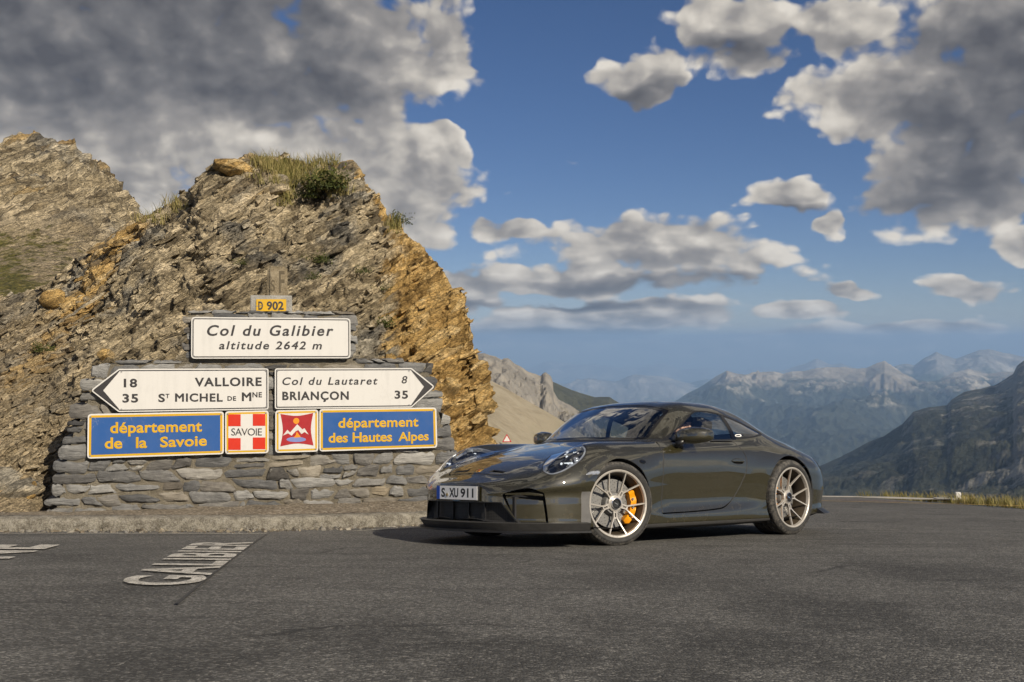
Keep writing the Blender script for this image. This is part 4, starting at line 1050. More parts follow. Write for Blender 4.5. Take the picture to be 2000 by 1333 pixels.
bush(748, 640, .22, 'green bush on the ochre rock right of the Col du Galibier sign')
bush(88, 688, .20, 'dark green bush on the scree above the left end of the wall')
bush(775, 432, .20, 'bush hanging on the right shoulder of the rock against the sky', .8)
def boulder_mesh(seed, dims, lev=4):
    bm = bmesh.new(); bmesh.ops.create_icosphere(bm, subdivisions=lev, radius=1.0)
    r = np.random.RandomState(seed); co = np.array([v.co for v in bm.verts])
    P = co.copy()
    for _ in range(16):
        n = r.randn(3); n /= np.linalg.norm(n); d = .58 + .28 * r.rand(); k = P @ n; P -= np.outer(np.maximum(k - d, 0), n) * .93
    P = P * np.array(dims)
    P += (fbm(P * 6 + seed, 5, .6) * .035 * max(dims))[:, None] * co + (fbm(np.c_[P[:, 0] * 3, P[:, 1] * 3, P[:, 2] * 22] + seed, 4) * .03 * max(dims))[:, None] * co
    Fc = [[v.index for v in f.verts] for f in bm.faces]; bm.free()
    return P, Fc
def boulder(u, v, dims, tilt, seed, label, ochre, sink=.4, hill_pt=True, depth=None):
    p = on_hill(u, v)[0] if hill_pt else Vector(px2w(u, v, depth))
    P, Fc = boulder_mesh(seed, dims)
    o = mesh_obj('boulder', P, Fc, M_ROCK, attrs={'ochre': np.full(len(P), ochre), 'green': np.zeros(len(P)), 'fines': np.zeros(len(P))})
    o.location = p + Vector((0, 0, dims[2] * (1 - 2 * sink) * .5)); o.rotation_euler = tilt
    tag(o, label, 'boulder', 'boulders on the rocky hill')
boulder(452, 333, (.36, .42, .17), (0, rad(8), rad(10)), 3, 'overhanging ochre boulder on the left end of the rock crest', .95, .3)
boulder(545, 355, (.17, .2, .11), (0, rad(-6), rad(50)), 8, 'dark blocky boulder beside the grass on the crest', .2)
boulder(545, 372, (.22, .2, .10), (0, rad(-20), rad(20)), 12, 'grey slab below the grassy crest of the rock', .1)
boulder(12, 948, (.42, .3, .20), (0, rad(4), rad(5)), 15, 'broad grey boulder at the left picture edge beside the wall shadow', .25, .35)
boulder(82, 742, (.16, .10, .035), (0, rad(-12), rad(0)), 21, 'pale flat slab lying on the scree left of the wall', .1, .2)
boulder(66, 965, (.06, .06, .13), (0, rad(14), rad(30)), 24, 'small upright reddish stone in the shadow left of the wall', .8, .2)
boulder(40, 940, (.16, .16, .09), (0, rad(10), rad(70)), 27, 'medium stone behind the broad boulder left of the wall', .2, .3)
boulder(205, 700, (.14, .12, .10), (0, rad(10), rad(70)), 33, 'ochre boulder resting on top of the wall end above the Valloire sign', .7, .3)
boulder(105, 585, (.24, .22, .18), (0, rad(10), rad(10)), 37, 'big ochre block on the upper scree at the far left', .95, .3)
boulder(135, 600, (.18, .18, .13), (0, rad(-15), rad(40)), 41, 'ochre block just right of the biggest one on the upper scree', .95, .3)
# loose slabs all over the hill (nobody could count them)
def chips(name, pts, smin, smax, flat_k, tilt, seed, shade=(.35, .85), warm=(.1, .8), mat=None, extra=None):
    r = np.random.RandomState(seed); n = len(pts)
    base = np.array([(-1, -1, -1), (1, -1, -1), (1, 1, -1), (-1, 1, -1), (-1, -1, 1), (1, -1, 1), (1, 1, 1), (-1, 1, 1)], float)
    B = base[None] * (1 + (r.rand(n, 8, 3) - .5) * .9)
    s = smin + (smax - smin) * r.rand(n) ** 3
    B *= (s[:, None] * np.c_[.8 + .8 * r.rand(n), .6 + .6 * r.rand(n), flat_k * (.5 + r.rand(n))])[:, None, :]
    a = r.rand(n) * 6.283 if extra is None else r.randn(n) * .5; th = tilt[0] + tilt[1] * r.randn(n)
    ca, sa = np.cos(a), np.sin(a)
    x, y = B[:, :, 0] * ca[:, None] - B[:, :, 1] * sa[:, None], B[:, :, 0] * sa[:, None] + B[:, :, 1] * ca[:, None]
    ct, st = np.cos(th), np.sin(th)
    X = x * ct[:, None] - B[:, :, 2] * st[:, None]; Z = x * st[:, None] + B[:, :, 2] * ct[:, None]
    P = np.stack([X, y, Z], -1) + np.asarray(pts)[:, None, :]
    Fq = np.array([[0, 3, 2, 1], [4, 5, 6, 7], [0, 1, 5, 4], [1, 2, 6, 5], [2, 3, 7, 6], [3, 0, 4, 7]])
    Fa = (Fq[None] + (np.arange(n) * 8)[:, None, None]).reshape(-1, 4)
    sh = np.repeat(shade[0] + (shade[1] - shade[0]) * r.rand(n), 8); wm = np.repeat(warm[0] + (warm[1] - warm[0]) * r.rand(n), 8)
    at = {'shade': sh, 'warm': wm}
    if extra: at.update({k_: np.repeat(v_, 8) for k_, v_ in extra.items()})
    return tag(mesh_obj(name, P.reshape(-1, 3), Fa, mat or M_STONE, smooth=False, attrs=at), kind='stuff')
vis = np.where((HILL_UV[:, 0] > -120) & (HILL_UV[:, 0] < 935) & (tt > .04) & (tt < .97))[0]
pw = (.35 + 1.2 * scree[vis] + .9 * smooth01(fbm(HILL_P[vis] * .8 + 3, 3), 0, .4)); pw *= 1 - .75 * smooth01(uu[vis], 680, 780); pw /= pw.sum()
sel = rs.choice(vis, 9000, replace=False, p=pw)
o = chips('loose_slabs', HILL_P[sel] + HILL_N[sel] * -.004, .008, .075, .40, (rad(30), .22), 6, mat=M_ROCK, extra={'ochre': och[sel], 'green': np.zeros(len(sel)), 'fines': fin[sel] * .5})
gx = rs.rand(2600) * 11.5 - 9.5; gk = np.interp(gx, kx, ky)
go = rs.rand(2600) ** 2.2
gy = np.where(rs.rand(2600) < .45, gk - go * .35 - .01, gk + .22 + rs.rand(2600) * 1.1)
zz = np.where(gy < gk, gz(gx, gy) + .004, np.interp(gy - gk, [.2, 1.3], [0, .02]) + gz(gx, gk) + .125)
ok = (gy < gk)
chips('kerb_gravel', np.c_[gx, gy, zz][ok], .004, .022, .7, (0, .5), 9, (.3, .95), (.2, .8))
# ================================================================ the car
# car space: s = metres behind the nose, y = to the car's left, z = up.  local x = -s
CAR_M = Matrix(((-0.73856, 0.67418, 0.00359, -0.4611), (-0.66952, -0.73406, 0.11355, 9.2331), (0.07919, 0.08146, 0.99353, -1.0535), (0, 0, 0, 1)))
LEN = 4.55
FA, RA = 1.03, 3.45                      # axles
def pchip(xk, yk, x):
    xk = np.asarray(xk, float); yk = np.asarray(yk, float)
    h = np.diff(xk); d = np.diff(yk) / h
    m = np.zeros_like(yk)
    for i in range(1, len(xk) - 1):
        if d[i - 1] * d[i] > 0:
            w1, w2 = 2 * h[i] + h[i - 1], h[i] + 2 * h[i - 1]
            mm = (w1 + w2) / (w1 / d[i - 1] + w2 / d[i])
            m[i] = mm
    m[0], m[-1] = d[0], d[-1]
    j = np.clip(np.searchsorted(xk, x) - 1, 0, len(xk) - 2)
    t = (x - xk[j]) / h[j]
    return ((1 + 2 * t) * (1 - t) ** 2 * yk[j] + t * (1 - t) ** 2 * h[j] * m[j] + t * t * (3 - 2 * t) * yk[j + 1] + t * t * (t - 1) * h[j] * m[j + 1])
# control lines (s, y, z), from the floor centre (0) round the side to the roof centre (13)
LINES = [
 # 0 floor centre
 [(0, 0, .21), (.10, 0, .20), (.5, 0, .16), (4.0, 0, .15), (4.4, 0, .24), (4.55, 0, .34)],
 # 1 floor edge
 [(0, 0, .21), (.02, .26, .205), (.06, .38, .20), (.2, .56, .19), (.5, .72, .16), (1.0, .80, .12), (2.4, .80, .12), (3.4, .82, .14), (4.0, .76, .16), (4.3, .66, .22), (4.5, .40, .28), (4.55, 0, .34)],
 # 2 lower edge of the body
 [(0, 0, .20), (.008, .21, .19), (.03, .335, .188), (.07, .445, .186), (.14, .56, .184), (.25, .69, .18), (.40, .795, .172), (.65, .872, .165), (1.0, .90, .145), (1.4, .875, .135), (2.0, .872, .14), (2.6, .876, .143), (3.05, .89, .15), (3.45, .905, .18), (3.9, .88, .20), (4.15, .80, .22), (4.35, .66, .26), (4.50, .42, .30), (4.55, 0, .34)],
 # 3 flare above the sill
 [(0, 0, .26), (.008, .21, .25), (.03, .335, .245), (.07, .448, .24), (.14, .565, .24), (.25, .695, .24), (.40, .80, .24), (.65, .878, .235), (1.0, .91, .235), (1.4, .895, .225), (1.7, .888, .222), (2.3, .888, .232), (2.8, .895, .25), (3.05, .90, .26), (3.45, .915, .28), (3.9, .888, .30), (4.15, .80, .31), (4.35, .66, .33), (4.50, .40, .36), (4.55, 0, .38)],
 # 4 lower door
 [(0, 0, .33), (.008, .21, .33), (.03, .34, .33), (.07, .452, .33), (.14, .568, .33), (.25, .70, .335), (.40, .803, .335), (.65, .88, .335), (1.0, .912, .31), (1.4, .893, .30), (1.7, .868, .30), (2.3, .866, .31), (2.8, .882, .33), (3.1, .905, .35), (3.45, .922, .37), (3.9, .898, .38), (4.15, .815, .38), (4.35, .68, .39), (4.50, .42, .40), (4.55, 0, .41)],
 # 5 mid door
 [(0, 0, .40), (.008, .21, .40), (.03, .335, .40), (.07, .448, .40), (.14, .568, .405), (.25, .70, .418), (.40, .805, .428), (.65, .884, .438), (1.0, .916, .48), (1.4, .902, .49), (1.7, .872, .49), (2.3, .872, .495), (2.8, .892, .50), (3.1, .914, .51), (3.45, .930, .52), (3.9, .905, .51), (4.15, .825, .49), (4.35, .69, .48), (4.50, .43, .47), (4.55, 0, .46)],
 # 6 widest line
 [(0, 0, .44), (.008, .205, .44), (.03, .33, .44), (.07, .448, .44), (.14, .575, .445), (.25, .718, .458), (.40, .832, .472), (.65, .905, .490), (1.0, .908, .645), (1.4, .902, .655), (1.7, .880, .655), (2.3, .882, .66), (2.8, .896, .665), (3.1, .915, .675), (3.45, .928, .68), (3.9, .898, .66), (4.15, .812, .62), (4.35, .68, .57), (4.50, .42, .53), (4.55, 0, .50)],
 # 7 shoulder
 [(0, 0, .455), (.008, .195, .465), (.03, .31, .465), (.07, .425, .465), (.14, .55, .475), (.25, .692, .515), (.40, .795, .575), (.65, .842, .69), (1.0, .842, .785), (1.4, .860, .785), (1.7, .862, .785), (2.3, .866, .79), (2.8, .872, .80), (3.1, .880, .805), (3.45, .885, .80), (3.9, .835, .755), (4.15, .76, .70), (4.35, .66, .64), (4.50, .43, .58), (4.55, 0, .53)],
 # 8 fender crest / window base
 [(0, 0, .465), (.008, .18, .482), (.03, .28, .488), (.07, .385, .493), (.14, .505, .50), (.25, .63, .54), (.33, .67, .583), (.40, .686, .63), (.50, .694, .71), (.60, .70, .768), (.75, .704, .818), (1.0, .708, .848), (1.4, .735, .858), (1.7, .785, .862), (2.0, .808, .866), (2.57, .815, .882), (2.9, .815, .902), (3.15, .808, .915), (3.45, .79, .885), (3.9, .72, .815), (4.15, .65, .76), (4.35, .58, .70), (4.50, .40, .62), (4.55, 0, .55)],
 # 9 valley beside the hood / side glass
 [(0, 0, .475), (.008, .17, .49), (.03, .26, .50), (.07, .345, .508), (.14, .44, .525), (.25, .52, .568), (.40, .565, .632), (.60, .575, .708), (.80, .57, .757), (1.0, .575, .792), (1.42, .66, .850), (1.6, .715, .866), (1.68, .735, .872), (1.75, .752, .893), (1.9, .762, .945), (2.0, .762, .975), (2.1, .762, 1.0), (2.3, .768, 1.018), (2.6, .768, 1.020), (2.9, .762, 1.005), (3.2, .752, .972), (3.45, .728, .925), (3.7, .69, .885), (4.0, .63, .83), (4.2, .58, .785), (4.38, .50, .735), (4.50, .35, .655), (4.55, 0, .57)],
 # 10 hood / window top
 [(0, 0, .482), (.008, .14, .494), (.03, .215, .506), (.07, .28, .516), (.14, .34, .536), (.25, .40, .585), (.40, .42, .645), (.60, .42, .708), (.80, .42, .752), (1.0, .43, .788), (1.40, .58, .852), (1.52, .63, .860), (1.6, .662, .872), (1.68, .692, .890), (1.75, .687, .932), (1.9, .664, 1.035), (2.0, .652, 1.098), (2.1, .646, 1.143), (2.3, .650, 1.180), (2.6, .656, 1.176), (2.9, .662, 1.122), (3.2, .658, 1.045), (3.45, .64, .972), (3.7, .605, .912), (4.0, .55, .852), (4.2, .50, .808), (4.38, .44, .757), (4.50, .30, .675), (4.55, 0, .58)],
 # 11 hood / roof rail
 [(0, 0, .486), (.008, .10, .497), (.03, .15, .51), (.07, .19, .523), (.14, .23, .546), (.25, .27, .595), (.40, .29, .652), (.60, .29, .712), (.80, .30, .756), (1.0, .31, .792), (1.40, .50, .856), (1.50, .54, .864), (1.6, .56, .912), (1.68, .575, .965), (1.75, .582, 1.010), (1.9, .580, 1.105), (2.0, .576, 1.160), (2.1, .572, 1.195), (2.3, .572, 1.226), (2.6, .572, 1.224), (2.9, .565, 1.188), (3.2, .55, 1.115), (3.45, .53, 1.036), (3.7, .505, .958), (4.0, .46, .880), (4.2, .42, .829), (4.38, .36, .775), (4.50, .24, .69), (4.55, 0, .59)],
 # 12
 [(0, 0, .489), (.008, .05, .499), (.03, .075, .514), (.07, .095, .530), (.14, .115, .554), (.25, .135, .602), (.40, .145, .656), (.60, .15, .716), (.80, .155, .760), (1.0, .16, .796), (1.36, .30, .858), (1.44, .32, .874), (1.5, .33, .905), (1.6, .345, .970), (1.75, .345, 1.066), (1.9, .34, 1.155), (2.0, .335, 1.208), (2.1, .33, 1.238), (2.3, .33, 1.262), (2.6, .33, 1.262), (2.9, .325, 1.236), (3.2, .315, 1.172), (3.45, .30, 1.098), (3.7, .285, 1.012), (4.0, .26, .915), (4.2, .23, .853), (4.38, .20, .79), (4.50, .13, .705), (4.55, 0, .60)],
 # 13 centre
 [(0, 0, .49), (.008, 0, .50), (.03, 0, .516), (.07, 0, .533), (.14, 0, .557), (.25, 0, .605), (.40, 0, .658), (.60, 0, .718), (.80, 0, .762), (1.0, 0, .798), (1.34, 0, .858), (1.42, 0, .878), (1.5, 0, .926), (1.6, 0, .989), (1.75, 0, 1.083), (1.9, 0, 1.172), (2.0, 0, 1.222), (2.1, 0, 1.250), (2.3, 0, 1.272), (2.6, 0, 1.273), (2.9, 0, 1.250), (3.2, 0, 1.190), (3.45, 0, 1.118), (3.7, 0, 1.030), (4.0, 0, .928), (4.2, 0, .862), (4.38, 0, .796), (4.50, 0, .715), (4.55, 0, .61)],
]
def gauss1(a, sig):
    n = int(3 * sig) + 1
    k = np.exp(-0.5 * (np.arange(-n, n + 1) / sig) ** 2); k /= k.sum()
    b = np.concatenate([2 * a[:1] - a[n:0:-1], a, 2 * a[-1:] - a[-2:-n - 2:-1]])
    return np.convolve(b, k, 'valid')
def body_surface(NS=420, SUB=11):
    tau = np.linspace(0, 1, NS)
    s = LEN * (tau - 0.86 * np.sin(2 * math.pi * tau) / (2 * math.pi))
    s[0], s[-1] = 0, LEN
    wob = np.sqrt(np.clip(np.minimum(s, LEN - s), 0, None) + 1e-9)     # knots are eased with the root of s so that the ends round off
    def warp(x): x = np.asarray(x, float); return np.where(x < LEN / 2, np.sqrt(x + 1e-9), 2 * np.sqrt(LEN / 2) - np.sqrt(np.clip(LEN - x, 0, None) + 1e-9))
    C = np.zeros((14, NS, 2))
    for k, L in enumerate(LINES):
        L = np.array(L, float)
        for q in (1, 2):
            c = pchip(warp(L[:, 0]), L[:, q], warp(s))
            C[k, :, q - 1] = gauss1(c, 2.2)
    C[:, 0, 0] = 0; C[:, -1, 0] = 0; C[0, :, 0] = 0; C[13, :, 0] = 0
    # hermite across the section, crease at the window base along the cabin
    def hermite(Pk, crease):
        K = len(Pk)
        dl = np.linalg.norm(np.diff(Pk, axis=0), axis=2)[..., None] + 1e-6      # K-1,NS,1
        sl = np.diff(Pk, axis=0) / dl
        T = np.zeros_like(Pk)
        T[1:-1] = (sl[:-1] * dl[1:] + sl[1:] * dl[:-1]) / (dl[:-1] + dl[1:])
        T[0], T[-1] = sl[0], sl[-1]
        T[-1, :, 1] = 0.0; T[-1, :, 0] = -1.0; T[0, :, 1] = 0; T[0, :, 0] = 1.0
        TL, TR = T.copy(), T.copy()                                             # tangent used left/right of the point
        w = crease[:, None]
        TL[8] = T[8] * (1 - w) + sl[7] * w; TR[8] = T[8] * (1 - w) + sl[8] * w
        out = []
        for i in range(K - 1):
            t = np.arange(SUB) / SUB
            if i == K - 2: t = np.arange(SUB + 1) / SUB
            t = t[:, None, None]
            h = dl[i][None]
            out.append((1 + 2 * t) * (1 - t) ** 2 * Pk[i] + t * (1 - t) ** 2 * h * TR[i] + t * t * (3 - 2 * t) * Pk[i + 1] + t * t * (t - 1) * h * TL[i + 1])
        return np.concatenate(out, 0)
    crease = smooth01(s, 1.45, 1.72) * (1 - smooth01(s, 3.05, 3.4))
    G = hermite(C, crease)                                    # NV,NS,2
    NV = G.shape[0]
    P = np.zeros((NS, NV, 3))
    P[:, :, 0] = -s[:, None]; P[:, :, 1] = G[:, :, 0].T; P[:, :, 2] = G[:, :, 1].T
    P[:, 0, 1] = 0; P[:, -1, 1] = 0
    return P
BS = body_surface()
def grid_mesh(P):
    NS, NV, _ = P.shape
    du = np.gradient(P, axis=0); dv = np.gradient(P, axis=1)
    N = np.cross(dv, du); ln = np.linalg.norm(N, axis=2, keepdims=True)
    N = N / np.maximum(ln, 1e-12)
    out = np.sign((N[NS // 2, NV // 2] * np.array([0, 1, .3])).sum())
    N *= out
    N[0] = (1, 0, .1); N[-1] = (-1, 0, .1)
    # symmetric about the centre line
    for c in (0, -1):
        N[:, c, 1] = 0; N[:, c] /= np.maximum(np.linalg.norm(N[:, c], axis=1, keepdims=True), 1e-9)
    idx = np.arange(NS * NV).reshape(NS, NV)
    a, b, c, d = idx[:-1, :-1].ravel(), idx[1:, :-1].ravel(), idx[1:, 1:].ravel(), idx[:-1, 1:].ravel()
    T = np.concatenate([np.c_[a, b, c], np.c_[a, c, d]])
    V = P.reshape(-1, 3); Nn = N.reshape(-1, 3)
    # drop degenerate, orient outward
    e = np.cross(V[T[:, 1]] - V[T[:, 0]], V[T[:, 2]] - V[T[:, 0]])
    ok = np.linalg.norm(e, axis=1) > 1e-9
    T, e = T[ok], e[ok]
    fl = (e * Nn[T].mean(1)).sum(1) < 0
    T[fl] = T[fl][:, ::-1]
    return V.copy(), Nn.copy(), T
_CR = np.array(CAR_M)[:3, :3]; _CT = np.array(CAR_M)[:3, 3] - np.array([0, 0, CAMZ])
def carpx(s, y, z):
    """outlines of lamps and ducts are drawn in the reference view, then cut into both sides of the surface"""
    P = np.stack([-s, y, z], 1) @ _CR.T + _CT
    return CU + F_PX * P[:, 0] / P[:, 1], CV - F_PX * P[:, 2] / P[:, 1]
def f_px(poly, guard):
    def f(s, y, z):
        u, v = carpx(s, y, z)
        return np.maximum(seg_dist(u, v, poly) * .0047, guard(s, y, z))
    return f
class Sheet:
    def __init__(s, V, N, T): s.V, s.N, s.T = V, N, T
    def compact(s):
        u, inv = np.unique(s.T.ravel(), return_inverse=True)
        return Sheet(s.V[u], s.N[u], inv.reshape(-1, 3)) if len(s.T) else Sheet(np.zeros((0, 3)), np.zeros((0, 3)), np.zeros((0, 3), int))
    def split(s, fun):
        """-> (inside: fun<0, outside: fun>=0); triangles that straddle the line are cut along it"""
        if not len(s.T): return s, s
        f = fun(s.V[:, 0] * -1, s.V[:, 1], s.V[:, 2])
        f = np.where(np.abs(f) < 1e-7, 1e-7, f)
        sg = f[s.T] < 0
        n = sg.sum(1)
        inn, outt = [s.T[n == 3]], [s.T[n == 0]]
        V, N = [s.V], [s.N]; base = len(s.V); cache = {}
        newV, newN = [], []
        def cut(a, b):
            k = (a, b) if a < b else (b, a)
            if k in cache: return cache[k]
            t = f[a] / (f[a] - f[b])
            newV.append(s.V[a] + t * (s.V[b] - s.V[a])); nn = s.N[a] + t * (s.N[b] - s.N[a]); newN.append(nn / (np.linalg.norm(nn) + 1e-12))
            cache[k] = base + len(newV) - 1
            return cache[k]
        ti, to = [], []
        for tri, g in zip(s.T[(n == 1) | (n == 2)].tolist(), sg[(n == 1) | (n == 2)].tolist()):
            lone = g.index(True) if sum(g) == 1 else g.index(False)
            a, b, c = tri[lone], tri[(lone + 1) % 3], tri[(lone + 2) % 3]
            p, q = cut(a, b), cut(a, c)
            one, two = [[a, p, q]], [[p, b, c], [p, c, q]]
            if sum(g) == 1: ti += one; to += two
            else: to += one; ti += two
        V = np.concatenate([s.V, np.array(newV).reshape(-1, 3)]); N = np.concatenate([s.N, np.array(newN).reshape(-1, 3)])
        I = np.concatenate(inn + [np.array(ti, int).reshape(-1, 3)]); O = np.concatenate(outt + [np.array(to, int).reshape(-1, 3)])
        return Sheet(V, N, I).compact(), Sheet(V, N, O).compact()
    def offset(s, d): return Sheet(s.V + s.N * d, s.N, s.T)
    def mirrored(s):
        m = np.array([1, -1, 1]); return Sheet(s.V * m, s.N * m, s.T[:, ::-1])
    def join(s, o): return Sheet(np.concatenate([s.V, o.V]), np.concatenate([s.N, o.N]), np.concatenate([s.T, o.T + len(s.V)]))
    def both(s): return s.join(s.mirrored())
    def obj(s, name, mat, parent): return mesh_obj(name, s.V, s.T, mat, parent, normals=s.N)
    def solid(s, d):
        """sheet with a skin d metres inside it and closed rims"""
        T = s.T; E = {}
        for t in T.tolist():
            for a, b in ((t[0], t[1]), (t[1], t[2]), (t[2], t[0])): E[(a, b)] = 1
        rim = [(a, b) for (a, b) in E if (b, a) not in E]
        n = len(s.V)
        V = np.concatenate([s.V, s.V - s.N * d])
        R = []
        for a, b in rim: R += [[b, a, n + a], [b, n + a, n + b]]
        T2 = np.concatenate([T, T[:, ::-1] + n, np.array(R, int).reshape(-1, 3)])
        return V, T2
def seg_dist(px, py, poly, closed=True):
    d = np.full(len(px), 1e9); ins = np.zeros(len(px), bool)
    n = len(poly)
    for i in range(n if closed else n - 1):
        ax, ay = poly[i]; bx, by = poly[(i + 1) % n]
        ex, ey = bx - ax, by - ay
        t = np.clip(((px - ax) * ex + (py - ay) * ey) / (ex * ex + ey * ey + 1e-12), 0, 1)
        d = np.minimum(d, np.hypot(px - ax - t * ex, py - ay - t * ey))
        if closed:
            c = ((ay > py) != (by > py)) & (px < (bx - ax) * (py - ay) / (by - ay + 1e-15) + ax)
            ins ^= c
    return np.where(ins, -d, d) if closed else d
def crv(pts, n=6, closed=True, corners=()):
    """catmull-rom through the points; indices in corners stay sharp"""
    P = [np.array(p, float) for p in pts]; N = len(P); out = []
    for i in range(N if closed else N - 1):
        p1, p2 = P[i], P[(i + 1) % N]
        p0 = p1 if (i in corners or (not closed and i == 0)) else P[(i - 1) % N]
        p3 = p2 if ((i + 1) % N in corners or (not closed and i == N - 2)) else P[(i + 2) % N]
        if p0 is p1: p0 = p1 - (p2 - p1)
        if p3 is p2: p3 = p2 + (p2 - p1)
        for k in range(n):
            t = k / n
            out.append(tuple(.5 * ((2 * p1) + (p2 - p0) * t + (2 * p0 - 5 * p1 + 4 * p2 - p3) * t * t + (3 * p1 - p0 - 3 * p2 + p3) * t ** 3)))
    if not closed: out.append(tuple(P[-1]))
    return out
def olive(N):
    c = obj_coord(N)
    fl = N.voro(c, 900.0, 'F1', 'Color')
    base = N.mix(N.ss(N.noise(c, 3, 2), .3, .7), srgb(43, 40, 20), srgb(47, 43, 24))
    base = N.mix(0.08, base, fl, 'OVERLAY')
    dirt = N.ss(N.noise(c, 14, 6, .7), .52, .82, 0.0, 1.0)
    low = N.ss(N.sep(c)[2], .15, .55, 1.0, 0.0)
    d = N.m('MULTIPLY', dirt, N.m('ADD', N.m('MULTIPLY', low, .22), .02))
    base = N.mix(d, base, srgb(120, 108, 88))
    return bsdf(N, base, N.ss(d, 0, .4, .42, .6), .10, None, N.ss(d, 0, .3, 1.0, .55), N.ss(N.noise(c, 6, 4), .3, .7, .005, .02), .25, **{'Coat IOR': 2.1})
M_PAINT = material('olive_paint', olive)
M_BLACK = flat('black_trim', (.010, .010, .011), .42)
M_GAP = flat('seam_black', (.002, .002, .002), 1.0, spec=0.0)
M_DARK = flat('dark_interior', (.012, .012, .014), .75)
M_GREY = flat('grey_plastic', (.045, .044, .043), .5, var=.2, bump=.1)
M_PANEL = flat('grey_panel', (.11, .108, .105), .5, var=.15)
M_RUB = flat('black_gloss', (.006, .006, .007), .12)
M_RIM = flat('champagne_metal', srgb(192, 186, 177), .32, .45, .06)
M_STEEL = flat('brake_steel', (.21, .207, .20), .42, .4, .12, 60)
M_CAL = flat('yellow_caliper', srgb(232, 150, 14), .3, 0, .06, coat=.5)
M_WHITE = flat('plate_white', (.88, .88, .87), .4, var=.05)
M_INK = flat('black_ink', (.012, .012, .012), .5)
M_BLUE = flat('plate_blue', srgb(20, 70, 170), .4)
M_CHROME = flat('bright_metal', (.8, .8, .82), .12, 1.0, .03)
M_GOLD = flat('gold', srgb(190, 150, 70), .3, .7)
M_RED = flat('emblem_red', srgb(150, 30, 25), .4)
M_LEDW = flat('lamp_reflector', (.58, .60, .63), .15, .7)
def led(N):
    e = N.n('ShaderNodeEmission'); N.put(e.inputs[0], (.95, .98, 1.0)); e.inputs[1].default_value = .9
    return e.outputs[0]
M_LED = material('daytime_light', led)
M_REDL = flat('dark_red_lens', (.05, .004, .004), .1)
def tyre_mat(N):
    c = obj_coord(N)
    x, y, z = N.sep(c)
    r = N.m('SQRT', N.m('ADD', N.m('MULTIPLY', x, x), N.m('MULTIPLY', z, z)))
    ang = N.m('ARCTAN2', x, z)
    blocks = N.ss(N.m('SINE', N.m('ADD', N.m('MULTIPLY', ang, 70.0), N.m('MULTIPLY', N.m('ABSOLUTE', y), 60.0))), .55, .8)
    outer = N.ss(r, .315, .328)
    h = N.m('MULTIPLY', N.m('MULTIPLY', blocks, outer), -1.0)
    dust = N.ss(N.noise(c, 30, 5, .7), .35, .75)
    col = N.mix(N.m('MULTIPLY', dust, N.m('ADD', N.m('MULTIPLY', outer, .55), .15)), (.016, .016, .016), (.16, .145, .125))
    return bsdf(N, col, .75, 0, N.bump(N.m('ADD', h, N.m('MULTIPLY', N.noise(c, 200, 2), .15)), .9, .006))
M_TYRE = material('tyre_rubber', tyre_mat)
def glass(name, tint, gl=1.0, rough=.0):
    def b(N):
        fr = N.n('ShaderNodeLayerWeight'); fr.inputs[0].default_value = .5
        fres = N.m('ADD', .045, N.m('MULTIPLY', N.m('POWER', fr.outputs['Facing'], 4.0), .95))
        t = N.n('ShaderNodeBsdfTransparent'); N.put(t.inputs[0], tint)
        g = N.n('ShaderNodeBsdfGlossy'); g.inputs['Roughness'].default_value = rough; N.put(g.inputs[0], (gl, gl, gl))
        mx = N.n('ShaderNodeMixShader')
        N.put(mx.inputs[0], N.m('MULTIPLY', fres, 2.0, clamp=True)); N.put(mx.inputs[1], t.outputs[0]); N.put(mx.inputs[2], g.outputs[0])
        return mx.outputs[0]
    return material(name, b)
M_GLASS = glass('window_glass', (.84, .89, .91))
M_LENS = glass('lamp_glass', (.92, .94, .96))
def mesh_grille(N):
    c = obj_coord(N); x, y, z = N.sep(c)
    g = N.m('MAXIMUM', N.ss(N.m('SINE', N.m('MULTIPLY', y, 420.0)), .55, .8), N.ss(N.m('SINE', N.m('MULTIPLY', z, 520.0)), .55, .8))
    return bsdf(N, N.mix(g, (.004, .004, .004), (.03, .029, .028)), .6)
M_MESH = material('grille_mesh', mesh_grille)

car = empty('sports_car', 'glossy dark olive coupe with champagne wheels parked across the mountain road', 'car', mat=CAR_M)
def side(name, fn):                                   # left and right copy of a small part built for +y
    for sgn in (1, -1): fn(sgn)
H = Sheet(*grid_mesh(BS))
# floor off
cen = H.N[H.T].mean(1); cz = H.V[H.T][:, :, 2].mean(1)
fl = (cen[:, 2] < -.75) & (cz < .36)
FLOOR = Sheet(H.V, H.N, H.T[fl]).compact(); H = Sheet(H.V, H.N, H.T[~fl]).compact()
FLOOR.both().obj('underbody', M_DARK, car)
RF, RR = .368, .398
f_arch = lambda s, y, z: np.maximum(np.minimum(np.hypot(s - FA, z - .343) - RF, np.hypot(s - RA, z - .361) - RR), .5 - y)
_, H = H.split(f_arch)
